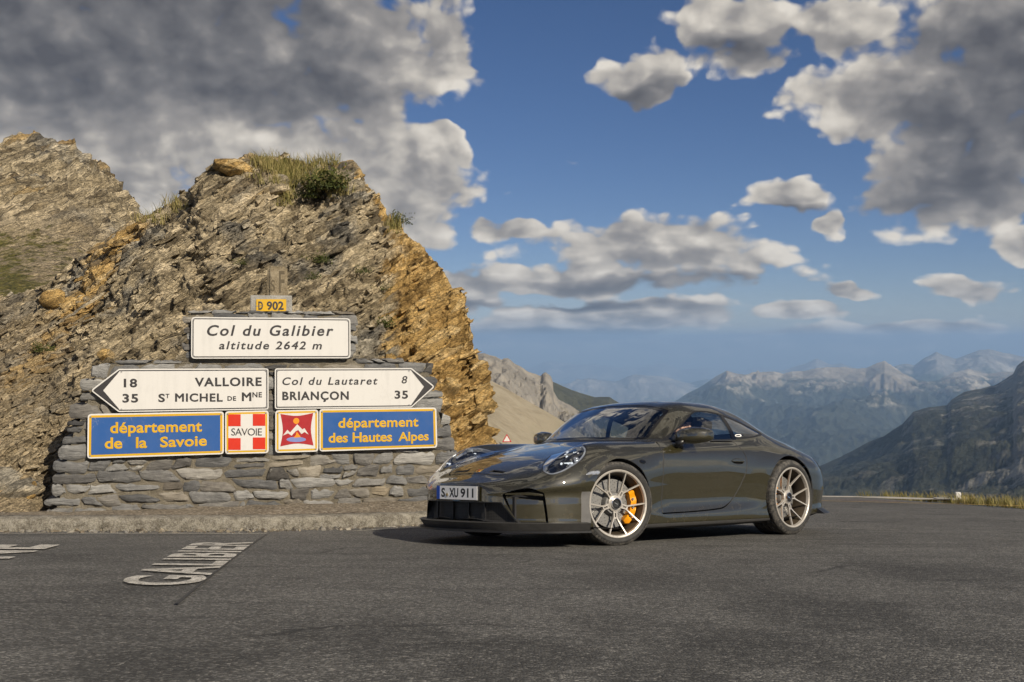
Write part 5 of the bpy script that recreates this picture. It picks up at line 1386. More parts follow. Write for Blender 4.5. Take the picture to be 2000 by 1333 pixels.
# glass outlines
WS = crv([(-.1, .892), (.0, .892), (.30, .886), (.5, .880), (.60, .882), (.652, .895), (.642, .95), (.622, 1.05), (.602, 1.135), (.575, 1.165), (.50, 1.183), (.30, 1.212), (.0, 1.224), (-.1, 1.224)], 5, True, (0, 1, 12, 13))
f_ws = lambda s, y, z: np.maximum(np.maximum(seg_dist(y, z, WS), s - 2.25), 1.36 - s)
DLO = crv([(1.705, .874), (2.0, .878), (2.3, .884), (2.57, .893), (2.9, .914), (3.10, .938), (3.21, .962), (3.19, .990), (2.98, 1.062), (2.69, 1.136), (2.50, 1.163), (2.36, 1.165), (2.25, 1.148), (2.12, 1.085), (1.98, 1.008), (1.85, .945)], 6, True, (0,))
f_dlo = lambda s, y, z: np.maximum(seg_dist(s, z, DLO), .45 - y)
RW = crv([(2.98, -.1), (2.98, .0), (3.0, .25), (3.06, .43), (3.15, .46), (3.4, .43), (3.72, .36), (3.80, .25), (3.82, 0), (3.82, -.1)], 5, True, (0, 1, 8, 9))
f_rw = lambda s, y, z: np.maximum(seg_dist(s, y, RW), .85 - z)
HEAD = crv([(1059.5, 916.5), (1065, 923.2), (1075.5, 926.8), (1086, 925.5), (1099.5, 921), (1113, 913.5), (1125, 906), (1137, 895.5), (1143, 886.5), (1144.8, 878.2), (1142.2, 872.2), (1135.5, 869.2), (1123.5, 869.6), (1110, 872.2), (1095, 879), (1081.5, 886.5), (1071, 895.5), (1063.5, 904.5)], 4)
f_head = f_px(HEAD, lambda s, y, z: np.maximum(np.maximum(.5 - z, s - 1.1), .4 - y))
GR = [(865, 978.5), (979, 981), (986.5, 990.5), (1015, 1025), (955, 1024), (865, 1017)]
f_gr = f_px(GR, lambda s, y, z: np.maximum(s - .6, .185 - z))
IN = crv([(982, 965.5), (1010, 956.5), (1033, 953.5), (1056, 961), (1063.5, 967), (1069.5, 1005), (1072, 1028), (1014, 1023.5), (995, 996), (985, 977)], 4, True, (5, 6, 7))
f_in = f_px(IN, lambda s, y, z: np.maximum(s - .6, .4 - y))
WSG, H = H.split(f_ws)
DLG, H = H.split(f_dlo)
RWG, H = H.split(f_rw)
HLG, H = H.split(f_head)
GRG, H = H.split(f_gr)
ING, H = H.split(f_in)
# windscreen: black border and clear middle
clear, frit = WSG.split(lambda s, y, z: f_ws(s, y, z) + .022)
frit.both().offset(-.003).obj('windscreen_border', M_RUB, car)
clear.both().offset(-.003).obj('windscreen', M_GLASS, car)
clear, frit = RWG.split(lambda s, y, z: f_rw(s, y, z) + .03)
o = clear.both().offset(-.003).obj('rear_window', M_GLASS, car)
frit.both().offset(-.003).obj('rear_window_border', M_RUB, car)
# side glass
bp_line = lambda s, z: s - (2.635 + (1.125 - z) * .24)
front, rear = DLG.split(lambda s, y, z: bp_line(s, z) + .018)
pil, rear = rear.split(lambda s, y, z: bp_line(s, z) - .045)
seal1, front = front.split(lambda s, y, z: -(f_dlo(s, y, z) + .010))
seal2, rear = rear.split(lambda s, y, z: -(f_dlo(s, y, z) + .018))
sail, front = front.split(lambda s, y, z: (s - 1.80) + (z - .9) * -.3)
for sgn, S_ in ((1, lambda q: q), (-1, lambda q: q.mirrored())):
    S_(front.offset(-.006)).obj('door_window', M_GLASS, car)
    S_(rear.offset(-.004)).obj('quarter_window', M_GLASS, car)
    S_(pil.offset(-.002)).obj('door_pillar', M_RUB, car)
    S_(seal1.join(seal2).join(sail).offset(-.003)).obj('window_seal', M_BLACK, car)
# small light badge on the pillar behind the door
# head lamps
for sgn in (1, -1):
    S_ = (lambda q: q) if sgn == 1 else (lambda q: q.mirrored())
    lamp = empty('headlight', parent=car)
    S_(HLG.split(lambda s, y, z: f_head(s, y, z) + .002)[0].offset(.002)).obj('lens', M_LENS, lamp)
    inner = HLG.split(lambda s, y, z: f_head(s, y, z) + .016)[0]
    bowl = S_(HLG.offset(-.045)); 
    mesh_obj('bowl', bowl.V, bowl.T, M_RUB, lamp, normals=bowl.N)
    ring = HLG.split(lambda s, y, z: f_head(s, y, z) + .016)[1]
    V, T = S_(ring.offset(-.006)).solid(.03); mesh_obj('lamp_ring', V, T, M_LEDW, lamp, smooth=False)
    def lamp_pt(u, v, dep):
        U, W_ = carpx(-HLG.V[:, 0], HLG.V[:, 1], HLG.V[:, 2]); j = np.argmin((U - u) ** 2 + (W_ - v) ** 2)
        p = HLG.V[j] - HLG.N[j] * dep; return Vector((p[0], p[1] * sgn, p[2])), Vector((HLG.N[j][0], HLG.N[j][1] * sgn, HLG.N[j][2]))
    for (u, v, r_, hl) in ((1114, 886, .0075, .046), (1107, 900, .0075, .048), (1123, 878.5, .004, .026)):
        c_, _n = lamp_pt(u, v, .030)
        dr = Vector((-.42, .90 * sgn, .06)).normalized()
        mb = MB(); mb.tube([c_ - dr * hl * .55, c_, c_ + dr * hl], r_, 8)
        bm = bmesh.new(); bmesh.ops.create_icosphere(bm, subdivisions=2, radius=r_ * 1.5, matrix=Matrix.Translation(c_ - dr * hl)); mb.bm(bm)
        mb.build('daytime_light', M_LED, lamp, smooth=True)
    for (u, v, r_) in ((1113, 891.5, .030), (1104, 906, .030), (1127, 890.5, .022), (1116, 904, .022)):
        p, n_ = lamp_pt(u, v, .034); t_ = Vector((0, 1, 0)); t_ = (t_ - n_ * t_.dot(n_)).normalized(); u_ = n_.cross(t_)
        Rm = Matrix((t_, n_, -u_)).transposed().to_4x4(); Rm.translation = p
        mb = MB(); mb.lathe([(0, .020), (r_ * .5, .017), (r_ * .8, .008), (r_, .0), (r_ * 1.15, .004), (r_ * 1.2, -.01)], 20, Rm); mb.build('light_unit', M_RUB if r_ > .025 else M_LEDW, lamp, smooth=True)
# rim round each lamp opening
hr, H = H.split(lambda s, y, z: f_head(s, y, z) - .007)
for sgn in (1, -1): (hr if sgn == 1 else hr.mirrored()).offset(-.001).obj('headlight_seal', M_BLACK, car)
# front openings
gb = GRG.both(); gb.V = gb.V - np.array([.06, 0, 0]); gb.obj('radiator_grille', M_MESH, car)
sr = GRG.split(lambda s, y, z: f_gr(s, y, z) + np.where(y < .05, -.02, .010))[1].both(); sr.N = np.tile(np.array([[1.0, 0, 0]]), (len(sr.V), 1)); V, T = sr.solid(.055); mesh_obj('grille_surround', V, T, M_BLACK, car, smooth=False)
for y in (-.30, -.10, .10, .30):
    mb = MB(); mb.box((-.055, y, .276), (.016, .010, .165)); mb.build('grille_bar', M_BLACK, car)
for sgn in (1, -1): (ING if sgn == 1 else ING.mirrored()).offset(-.075).obj('air_intake', M_DARK, car)
pan, _ = ING.split(f_px([(985, 970), (1010, 973.5), (1061, 978), (1064.5, 1000), (1067.5, 1021), (1014, 1021), (997, 998)], lambda s, y, z: s - .6))
for sgn in (1, -1):
    pv, pt = (pan if sgn == 1 else pan.mirrored()).offset(-.020).solid(.02)
    mesh_obj('intake_panel', pv, pt, M_PAINT, car, smooth=True)
lip_, _ = ING.split(f_px([(984, 964), (1030, 963.5), (1062, 966.5), (1062.5, 970), (1030, 968), (985, 967.5)], lambda s, y, z: s - .6))
for sgn in (1, -1):
    V, T = (lip_ if sgn == 1 else lip_.mirrored()).offset(-.012).solid(.012); mesh_obj('intake_blade', V, T, M_PAINT, car)
# grey panels just ahead of the front wheels
flap, H = H.split(lambda s, y, z: np.maximum(np.maximum(np.abs(s - .632) - .048, z - .44), .6 - y))
for sgn in (1, -1): (flap if sgn == 1 else flap.mirrored()).obj('wheel_arch_panel', M_PANEL, car)
# sill strip in darker tone
skirt, H = H.split(lambda s, y, z: np.maximum(np.maximum(z - (.163 + (s - 1.4) * .004), 1.2 - s), s - 3.3))
for sgn in (1, -1): (skirt if sgn == 1 else skirt.mirrored()).offset(.006).obj('side_skirt', M_GREY, car)
mb = MB(); mb.box((-.32, 0, .262), (.36, 1.12, .27)); mb.build('cooling_duct', M_DARK, car)
# hood
HOOD = crv([(.19, -.1), (.19, .0), (.192, .28), (.212, .345), (.28, .405), (.5, .492), (.8, .537), (1.1, .585), (1.38, .640), (1.50, .655), (1.50, .62), (1.455, .50), (1.40, .33), (1.372, .15), (1.37, 0), (1.37, -.1)], 6, True, (0, 1, 14, 15))
f_hood = lambda s, y, z: np.maximum(seg_dist(s, y, HOOD), .5 - z)
HD, H = H.split(f_hood)
_, H = H.split(lambda s, y, z: f_hood(s, y, z) - .0055)
HD = HD.split(lambda s, y, z: f_hood(s, y, z) + .0055)[0]
NO = crv([(.232, .135), (.232, .315), (.262, .325), (.276, .15)], 4, True, (0, 1, 2, 3))
nos, HD = HD.split(lambda s, y, z: seg_dist(s, y, NO))
for sgn in (1, -1): (nos if sgn == 1 else nos.mirrored()).offset(-.02).obj('hood_vent', M_DARK, car)
def body_part(sh, name, parent, th=.012, mats=None):
    V, T = sh.solid(th)
    n = len(sh.T); k = np.zeros(len(T), int); k[n:] = 1
    return mesh_obj(name, V, T, parent=parent, mats=mats or [M_PAINT, M_DARK], midx=k, normals=np.concatenate([sh.N, sh.N]) * 1.0)
hood = body_part(HD.both(), 'hood', car)
# cowl
cowl, H = H.split(lambda s, y, z: np.maximum(np.maximum(np.maximum(1.33 - s, s - 1.70), y - .60), np.maximum(z - .93, -f_hood(s, y, z))))
cowl.both().offset(-.004).obj('windscreen_cowl', M_BLACK, car)
# doors
DOOR = crv([(1.615, .862), (1.598, .80), (1.583, .66), (1.565, .40), (1.563, .245), (1.96, .252), (2.32, .267), (2.47, .293), (2.60, .376), (2.735, .563), (2.772, .665), (2.765, .755), (2.70, .845), (2.665, .880)], 6, True, (0, 4, 13))
f_door = lambda s, y, z: np.maximum(seg_dist(s, z, DOOR), .5 - y)
DR, H = H.split(f_door)
_, H = H.split(lambda s, y, z: f_door(s, y, z) - .0058)
DR = DR.split(lambda s, y, z: f_door(s, y, z) + .0058)[0]
HAND = crv([(2.545, .700), (2.60, .722), (2.70, .722), (2.735, .712), (2.73, .682), (2.66, .668), (2.60, .675)], 5)
f_hand = lambda s, y, z: np.maximum(seg_dist(s, z, HAND), .5 - y)
HN, DR = DR.split(f_hand)
for sgn in (1, -1):
    S_ = (lambda q: q) if sgn == 1 else (lambda q: q.mirrored())
    d = body_part(S_(DR), 'door', car)
    S_(HN.offset(-.025)).obj('handle_recess', M_DARK, d)
    hb, _ = HN.split(lambda s, y, z: np.maximum(seg_dist(s, z, crv([(2.55, .702), (2.60, .720), (2.70, .720), (2.732, .710), (2.728, .692), (2.60, .692)], 4)), -1))
    V, T = S_(hb.offset(.002)).solid(.012); mesh_obj('handle', V, T, M_PAINT, d)
# dark gap lining under every seam
GAPS = H.join(DR).join(HD)
full = Sheet(*grid_mesh(BS))
gap, _ = full.split(lambda s, y, z: np.minimum(np.abs(seg_dist(s, z, DOOR)) + np.where(y < .5, 9, 0), np.abs(seg_dist(s, y, HOOD)) + np.where(z < .5, 9, 0) + np.where(s > 1.6, 9, 0)) - .02)
gap.both().offset(-.016).obj('seam_lining', M_GAP, car)
# tail lamp strip round the back
tl, H = H.split(lambda s, y, z: np.maximum(np.maximum(np.abs(z - (.725 - (s - 4.0) * .10)) - .022, 4.02 - s), .0 - y - 1))
tl.both().offset(.003).obj('tail_light', M_REDL, car)
vent, H = H.split(lambda s, y, z: np.maximum(np.maximum(np.abs(z - (.70 - (s - 4.0) * .4)) - .035, np.abs(s - 4.075) - .035), .45 - y))
for sgn in (1, -1):
    V, T = (vent if sgn == 1 else vent.mirrored()).offset(.004).solid(.015); mesh_obj('rear_vent', V, T, M_RUB, car, smooth=False)
body = body_part(H.both(), 'body', car)
# ---------------------------------------------------------------- arch liners and lips
for (ax, az, R_) in ((FA, .343, RF), (RA, .361, RR)):
    for sgn in (1, -1):
        mb = MB()
        mb.lathe([(R_ + .004, .875), (R_ + .004, .5), (.02, .5)], 64, Matrix.Translation((-ax, 0, az)))
        V = np.array(mb.V); V[:, 1] *= sgn; mb.V = [tuple(v) for v in V]
        keep = [f for f in mb.F if min(mb.V[i][2] for i in f) > .13]
        mb.F = keep; mb.M = [0] * len(keep)
        mb.build('wheel_arch_liner', M_DARK, car)
# ---------------------------------------------------------------- front splitter, rear lip
def sweep(pts, prof, closed=False):
    """pts: (s,y) path; prof: (out, z)"""
    V, Fc = [], []; n = len(prof)
    for i, (s, y) in enumerate(pts):
        a = np.array(pts[max(i - 1, 0)]); b = np.array(pts[min(i + 1, len(pts) - 1)]); t = (b - a) / (np.linalg.norm(b - a) + 1e-9)
        nx, ny = -t[1], t[0]
        for (o_, z) in prof: V.append((-(s + nx * o_), y + ny * o_, z))
    for i in range(len(pts) - 1):
        for k in range(n): Fc.append([i * n + k, i * n + (k + 1) % n, (i + 1) * n + (k + 1) % n, (i + 1) * n + k])
    Fc += [list(range(n)), list(range((len(pts) - 1) * n, len(pts) * n))[::-1]]
    return V, Fc
fr = [(s, y) for s, y in [(.66, .885), (.40, .812), (.25, .72), (.14, .605), (.07, .495), (.03, .38), (.008, .24), (.002, .11)]]
fr = [(.64, .868), (.40, .768), (.25, .638), (.14, .500), (.085, .385), (.05, .28), (.025, .18), (.014, .10)]
path = crv(fr + [(s, -y) for s, y in fr[::-1]], 5, False)
mb = MB(); V, Fc = sweep(path, [(-.10, .192), (.000, .198), (.012, .176), (.016, .158), (.006, .140), (-.06, .134)]); mb.add(V, Fc)
sp = mb.build('front_splitter', M_GREY, car)
mb = MB(); V, Fc = sweep(path, [(-.10, .133), (.003, .138), (-.002, .124), (-.10, .117)]); mb.add(V, Fc); mb.build('splitter_edge', M_BLACK, sp)
rr_ = [(3.95, .875), (4.15, .80), (4.35, .66), (4.50, .41), (4.55, .2)]
path = crv([(s, -y) for s, y in rr_] + [(s, y) for s, y in rr_[::-1]], 5, False)
mb = MB(); V, Fc = sweep(path, [(-.08, .19), (.0, .245), (.045, .25), (.05, .235), (.0, .19)]); mb.add(V, Fc); mb.build('rear_diffuser', M_BLACK, car)
# duck tail
# ---------------------------------------------------------------- number plate
def on_front(y, z, lift):
    return Vector((-.004 + lift, y, z))
pl = MB(); pl.box((.012, 0, .423), (.018, .535, .124), bev=.006)
plate = pl.build('licence_plate', M_BLACK, car)
mb = MB(); mb.box((.0225, 0, .423), (.003, .520, .110), bev=.001); mb.build('plate_face', M_WHITE, plate)
mb = MB(); mb.box((.0245, -.2385, .423), (.002, .041, .108)); mb.build('country_band', M_BLUE, plate)
def plate_text(txt, y0, y1, z0, z1, name='lettering', mat=M_INK, bold=.03):
    V, Fc = add_text('lt', txt, 0, 1.0, bold)
    a, b = V.min(0), V.max(0)
    y = y0 + (V[:, 0] - a[0]) / (b[0] - a[0]) * (y1 - y0); z = z0 + (V[:, 1] - a[1]) / (b[1] - a[1]) * (z1 - z0)
    return mesh_obj(name, np.c_[.0243 + V[:, 2] * .02, y, z], Fc, mat, plate, smooth=False)
plate_text('S', -.197, -.150, .385, .461); plate_text('XU', -.093, .022, .385, .461); plate_text('911', .052, .215, .385, .461)
plate_text('D', -.2455, -.2315, .382, .398, 'country_letter', M_WHITE, .0)
mb = MB(); mb.lathe([(0, .002), (.017, .002), (.017, 0)], 20, Matrix.Translation((.0245, -.121, .405)) @ Matrix.Rotation(rad(-90), 4, 'Z')); sl = mb.build('seal_sticker', flat('seal', (.45, .42, .33), .5), plate)
mb = MB(); mb.lathe([(0, .003), (.008, .003), (.008, 0)], 12, Matrix.Translation((.0250, -.121, .405)) @ Matrix.Rotation(rad(-90), 4, 'Z')); mb.build('seal_crest', M_GOLD, sl)
plate.location = (-.012, .018, 0)
# ---------------------------------------------------------------- emblem on the hood
def surf_pt(s, y):
    j = np.argmin((HD.V[:, 0] + s) ** 2 + (HD.V[:, 1] - abs(y)) ** 2); n = HD.N[j].copy(); p = HD.V[j].copy()
    if y < 0: n[1] *= -1; p[1] *= -1
    return Vector(p), Vector(n)
p, n = surf_pt(.245, 0.0)
e_y = Vector((0, 1, 0)); e_u = Vector(n).cross(e_y)
if e_u.z < 0: e_u = -e_u
SM = Matrix((e_y, e_u, n)).transposed().to_4x4(); SM.translation = p
shield = [(-.026, .034), (0, .030), (.026, .034), (.027, .0), (.018, -.022), (0, -.036), (-.018, -.022), (-.027, 0)]
mb = MB(); mb.prism(shield, -.002, .0025, SM); em = mb.build('emblem', M_GOLD, car)
mb = MB()
for i, (x0, y0) in enumerate(((-.022, .006), (.003, -.022))):
    for k in range(2): mb.prism([(x0, y0 + k * .012), (x0 + .019, y0 + k * .012), (x0 + .019, y0 + .006 + k * .012), (x0, y0 + .006 + k * .012)], .0026, .0036, SM)
mb.build('emblem_stripe', M_RED, em)
# ---------------------------------------------------------------- door mirrors
def mirror(sgn):
    root = empty('side_mirror', parent=car)
    bm = bmesh.new(); bmesh.ops.create_uvsphere(bm, u_segments=36, v_segments=20, radius=1.0)
    for v in bm.verts:
        x, y, z = v.co
        q = lambda a, e: math.copysign(abs(a) ** e, a)
        x, y, z = q(x, .55), q(y, .66), q(z, .52)           # x: forward, y: outboard, z: up
        tap = 1 - .22 * max(y, 0) - .05 * max(-y, 0)
        X = x * .080 * tap - .03 * y * y - (.012 if x < 0 else 0); Y = y * .118; Z = z * (.072 if z > 0 else .060) * tap
        if x > 0: Z *= 1 - .30 * x; 
        v.co = (X * 1.18 - 1.895 + Y * -.42, .955 + Y * 1.18, .912 + Z * 1.14 + Y * .06)
    mb = MB(); mb.bm(bm)
    def put(mb_, nm, mt, par, sm=True):
        V = np.array(mb_.V); V[:, 1] *= sgn; mb_.V = [tuple(v) for v in V]
        if sgn < 0: mb_.F = [f[::-1] for f in mb_.F]
        return mb_.build(nm, mt, par, smooth=sm)
    put(mb, 'mirror_housing', M_PAINT, root)
    mb = MB(); mb.tube([(-1.80, .86, .838), (-1.81, .885, .852), (-1.825, .915, .872)], [.030, .026, .024], 12); put(mb, 'mirror_stalk', M_BLACK, root)
    mb = MB(); mb.box((-2.0, .95, .912), (.006, .19, .105), Matrix.Rotation(rad(22), 3, 'Z'), bev=.002); put(mb, 'mirror_glass', M_CHROME, root)
mirror(1); mirror(-1)
# little side repeater pod and marker lamps, badge on the pillar
def nearest(sheet, s, z):
    j = np.argmin((sheet.V[:, 0] + s) ** 2 + (sheet.V[:, 2] - z) ** 2 + np.where(sheet.V[:, 1] < .3, 9, 0)); return Vector(sheet.V[j]), Vector(sheet.N[j])
def patch(sheet, poly, name, mat, off, th=.006):
    f = lambda s, y, z: np.maximum(seg_dist(s, z, poly), .4 - y)
    p_, _ = sheet.split(f)
    for sgn in (1, -1):
        V, T = (p_ if sgn == 1 else p_.mirrored()).offset(off).solid(th); mesh_obj(name, V, T, mat, car)
patch(full, crv([(1.255, .690), (1.28, .702), (1.315, .698), (1.335, .68), (1.31, .668), (1.275, .672)], 5), 'side_repeater', M_RUB, .004)
patch(full, crv([(.60, .575), (.66, .600), (.76, .606), (.76, .580), (.70, .575)], 4), 'side_marker', M_LEDW, .003)
patch(DLG, crv([(2.735, .928), (2.82, .932), (2.82, .952), (2.735, .948)], 4), 'pillar_badge', M_WHITE, .002, .003)
patch(DLG, crv([(2.745, .933), (2.81, .937), (2.81, .947), (2.745, .943)], 4), 'badge_inlay', M_INK, .004, .003)
# ---------------------------------------------------------------- wheels
M_BARREL = flat('dark_bronze_barrel', (.075, .058, .040), .45, .3)
def wheel(ax, y, r, rr, w, steer, phase, cal_ang, sgn):
    root = empty('wheel', parent=car)
    M = Matrix.Translation((-ax, y * sgn, r - .004)) @ Matrix.Rotation((0 if sgn > 0 else math.pi) + steer, 4, 'Z')
    root.matrix_local = M
    h = w / 2
    out = [(rr - .012, .82 * h), (rr + .002, .93 * h), (rr + .012, .985 * h), (rr + .03, 1.0 * h), (r - .035, .985 * h), (r - .018, .94 * h), (r - .006, .88 * h), (r, .80 * h)]
    groove = []
    for g in (.52, .18, -.18, -.52):
        groove += [(r, (g + .035) * h), (r - .008, (g + .03) * h), (r - .008, (g - .03) * h), (r, (g - .035) * h)]
    prof = out + groove + [(a, -b) for a, b in out[::-1]]
    mb = MB(); mb.lathe(prof, 96); mb.build('tyre', M_TYRE, root, smooth=True, angle=.7)
    # rim with barrel and five forked spokes
    mb = MB()
    mb.lathe([(rr - .013, .86 * h), (rr + .001, .955 * h), (rr - .003, .985 * h), (rr - .009, .985 * h), (rr - .017, .955 * h), (rr - .020, .90 * h), (rr - .024, .80 * h)], 96)
    hub_y, end_y = .60 * h, .93 * h
    def beam(P, Wd, D):
        V, Fc = [], []
        n = len(P)
        for i in range(n):
            p = Vector(P[i]); t = (Vector(P[min(i + 1, n - 1)]) - Vector(P[max(i - 1, 0)])).normalized()
            ax_ = Vector((0, 1, 0)); sd = t.cross(ax_).normalized(); up = sd.cross(t).normalized()
            wv, dv = Wd[i] / 2, D[i]
            for a, b in ((-wv * .80, 0), (-wv, -.004), (-wv * 1.12, -dv), (wv * 1.12, -dv), (wv, -.004), (wv * .80, 0)): V.append(p + sd * a + up * (-b if up.y < 0 else b))
        for i in range(n - 1):
            for k in range(6): Fc.append([i * 6 + k, i * 6 + (k + 1) % 6, (i + 1) * 6 + (k + 1) % 6, (i + 1) * 6 + k])
        Fc += [list(range(6)), list(range((n - 1) * 6, n * 6))[::-1]]
        mb.add(V, Fc)
    for k in range(5):
        th = phase + k * 2 * math.pi / 5
        c, s_ = math.sin(th), math.cos(th)
        def pt(rad_, lat, yy): return (rad_ * c + lat * s_, yy, rad_ * s_ - lat * c)
        for q in (1, -1):
            th2 = th + q * math.pi / 10
            e = ((rr - .016) * math.sin(th2), end_y, (rr - .016) * math.cos(th2))
            mid = pt(.150, q * .030, hub_y + .35 * (end_y - hub_y) * .55)
            beam([pt(.040, q * .0150, hub_y), pt(.104, q * .0120, hub_y + .002), pt(.120, q * .0155, hub_y + .003), mid, e], [.0145, .0135, .0135, .0125, .0120], [.026, .024, .020, .018, .014])
        beam([pt(.112, 0, hub_y - .001), pt(.124, 0, hub_y + .001)], [.018, .024], [.024, .022])
        beam([pt(.040, 0, hub_y - .002), pt(.078, 0, hub_y - .002)], [.05, .026], [.03, .03])
    mb.lathe([(.030, hub_y + .004), (.056, hub_y + .005), (.066, hub_y + .000), (.070, hub_y - .03), (.02, hub_y - .04)], 40)
    rim = mb.build('rim', M_RIM, root, smooth=True, angle=.5)
    mb = MB(); mb.lathe([(rr - .022, .82 * h), (rr - .034, .60 * h), (rr - .045, .3 * h), (rr - .045, -.85 * h), (rr - .01, -.9 * h)], 64); mb.build('barrel', M_BARREL, rim, smooth=True, angle=.5)
    mb = MB(); mb.lathe([(0, hub_y + .010), (.030, hub_y + .011), (.036, hub_y + .018), (.042, hub_y + .017), (.044, hub_y)], 40); cap = mb.build('centre_lock', M_BLACK, root, smooth=True, angle=.5)
    mb = MB(); mb.lathe([(.0415, hub_y + .0175), (.0425, hub_y + .0205), (.046, hub_y + .0195), (.047, hub_y + .004)], 40)
    mb.box((0, hub_y + .0125, 0), (.034, .003, .008), Matrix.Rotation(rad(-25), 3, 'Y')); mb.build('lock_ring', M_CHROME, cap)
    # brake
    rd = .200; yd = .12 * h
    mb = MB(); mb.lathe([(.10, yd), (rd, yd), (rd, yd - .032), (.10, yd - .032)], 72, closed=True)
    mb.lathe([(.02, yd + .045), (.085, yd + .045), (.098, yd + .02), (.10, yd - .01)], 48)
    for k in range(60):
        th = k * 2 * math.pi / 60
        for m_, rq in ((0, .115 + .02 * (k % 3)), (1, .175 + .012 * (k % 2))):
            Mx = Matrix.Translation((rq * math.sin(th + m_ * .05), yd + .0008, rq * math.cos(th + m_ * .05))) @ Matrix.Rotation(rad(-90), 4, 'X')
            mb.prism([(.0035 * math.cos(a * 1.0472), .0035 * math.sin(a * 1.0472)) for a in range(6)], -.0005, .0003, Mx, m=1)
    mb.build('brake_disc', [M_STEEL, M_DARK], root, smooth=True, angle=.5)
    mb = MB()
    n = 14
    a0, a1 = cal_ang[0], cal_ang[1]
    V, Fc = [], []
    for i in range(n + 1):
        th = a0 + (a1 - a0) * i / n
        e = min(i, n - i) / n
        ro = rr - .052 - (.014 if i in (0, n) else 0) - .006 * math.sin(i * 2.2) ** 2; ri = .152 + (.012 if i in (0, n) else 0)
        yo = yd + .050 - (.012 if i in (0, n) else 0) + .006 * math.sin(i * 1.7)
        for (r_, y_) in ((ri, yd + .004), (ri + .006, yo), (ro - .012, yo), (ro, yo - .02), (ro, yd - .05), (ri, yd - .05)): V.append((r_ * math.sin(th), y_, r_ * math.cos(th)))
    for i in range(n):
        for k in range(6): Fc.append([i * 6 + k, i * 6 + (k + 1) % 6, (i + 1) * 6 + (k + 1) % 6, (i + 1) * 6 + k])
    Fc += [list(range(6)), list(range(n * 6, n * 6 + 6))[::-1]]
    mb.add(V, Fc)
    cal = mb.build('brake_caliper', M_CAL, root, smooth=True, angle=.5)
    mb = MB()
    for fr_ in (.25, .5, .75):
        th = a0 + (a1 - a0) * fr_
        mb.lathe([(0, yd + .066), (.009, yd + .066), (.009, yd + .05)], 12, Matrix.Translation((.176 * math.sin(th), 0, .176 * math.cos(th))))
    mb.build('caliper_bolt', M_STEEL, cal)
    mb = MB(); mb.lathe([(rr - .05, -.3 * h), (.05, -.3 * h), (.05, -.35 * h)], 48); mb.build('brake_shield', M_DARK, root)
STEER = -.2746
def D(a): return rad(a)
# on the left wheels +x is forward, angles run from the top towards the front
wheel(FA - .03, .800, .343, .279, .255, STEER, D(180), (D(-56), D(-146)), 1)
wheel(RA + .007, .7765, .361, .290, .315, 0, D(198), (D(50), D(125)), 1)
wheel(FA - .03, .800, .343, .279, .255, STEER, D(180), (D(56), D(146)), -1)
wheel(RA + .007, .7765, .361, .290, .315, 0, D(198), (D(-50), D(-125)), -1)
# ---------------------------------------------------------------- cabin
mb = MB()
V, Fc = sweep([(0, -.66), (0, .66)], [(0, .4), (0, .5)])
prof = [(-1.50, .60), (-1.52, .80), (-1.60, .872), (-1.80, .885), (-1.93, .865), (-1.98, .80), (-1.95, .70), (-1.90, .55)]
def extr(prof, y0, y1, mb_, m=0):
    n = len(prof); V = [(x, y0, z) for x, z in prof] + [(x, y1, z) for x, z in prof]
    mb_.add(V, [[i, (i + 1) % n, n + (i + 1) % n, n + i] for i in range(n)] + [list(range(n))[::-1], list(range(n, 2 * n))], m)
mb = MB(); extr(prof, -.70, .70, mb); extr([(-1.80, .88), (-1.83, .915), (-1.92, .915), (-1.96, .86)], .22, .54, mb); dash = mb.build('dashboard', M_DARK, car)
mb = MB(); mb.box((-2.4, 0, .28), (1.9, 1.5, .04)); mb.box((-2.2, 0, .45), (1.1, .22, .30), bev=.03); mb.box((-3.2, 0, .55), (.5, 1.3, .45), Matrix.Rotation(rad(-15), 3, 'Y')); mb.build('cabin_floor', M_DARK, car)
def seat(y):
    root = empty('seat', parent=car)
    mb = MB(); mb.box((-2.30, y, .42), (.52, .46, .16), Matrix.Rotation(rad(-8), 3, 'Y'), bev=.04); mb.box((-2.28, y - .21, .50), (.50, .06, .12), bev=.02); mb.box((-2.28, y + .21, .50), (.50, .06, .12), bev=.02)
    mb.build('seat_cushion', M_DARK, root, smooth=True, angle=.6)
    out = crv([(-.24, .0), (-.27, .25), (-.25, .45), (-.15, .56), (-.125, .70), (-.06, .735), (.06, .735), (.125, .70), (.15, .56), (.25, .45), (.27, .25), (.24, 0)], 4, True, (0, 11))
    mb = MB(); Mx = Matrix.Translation((-2.56, y, .40)) @ Matrix.Rotation(rad(-14), 4, 'Y') @ Matrix(((0, 0, 1, 0), (1, 0, 0, 0), (0, 1, 0, 0), (0, 0, 0, 1)))
    mb.prism(out, -.06, .04, Mx); mb.build('seat_back', M_DARK, root)
seat(.36); seat(-.36)
mb = MB(); Mw = Matrix.Translation((-2.08, .36, .775)) @ Matrix.Rotation(rad(-22), 4, 'Y') @ Matrix.Rotation(rad(90), 4, 'Z')
ring = [(.178 + .014 * math.cos(a), .014 * math.sin(a)) for a in [i * math.pi / 5 for i in range(10)]]
mb.lathe(ring, 40, Mw, closed=True); mb.lathe([(0, .02), (.05, .02), (.06, -.02)], 20, Mw)
for a in (90, -90, 180):
    p = Vector((math.sin(rad(a)) * .17, 0, math.cos(rad(a)) * .17)); mb.tube([Mw @ Vector((0, 0, 0)), Mw @ p], .012, 6)
mb.tube([Mw @ Vector((0, 0, 0)), (-1.9, .36, .72)], .03, 8); mb.build('steering_wheel', M_BLACK, car, smooth=True)
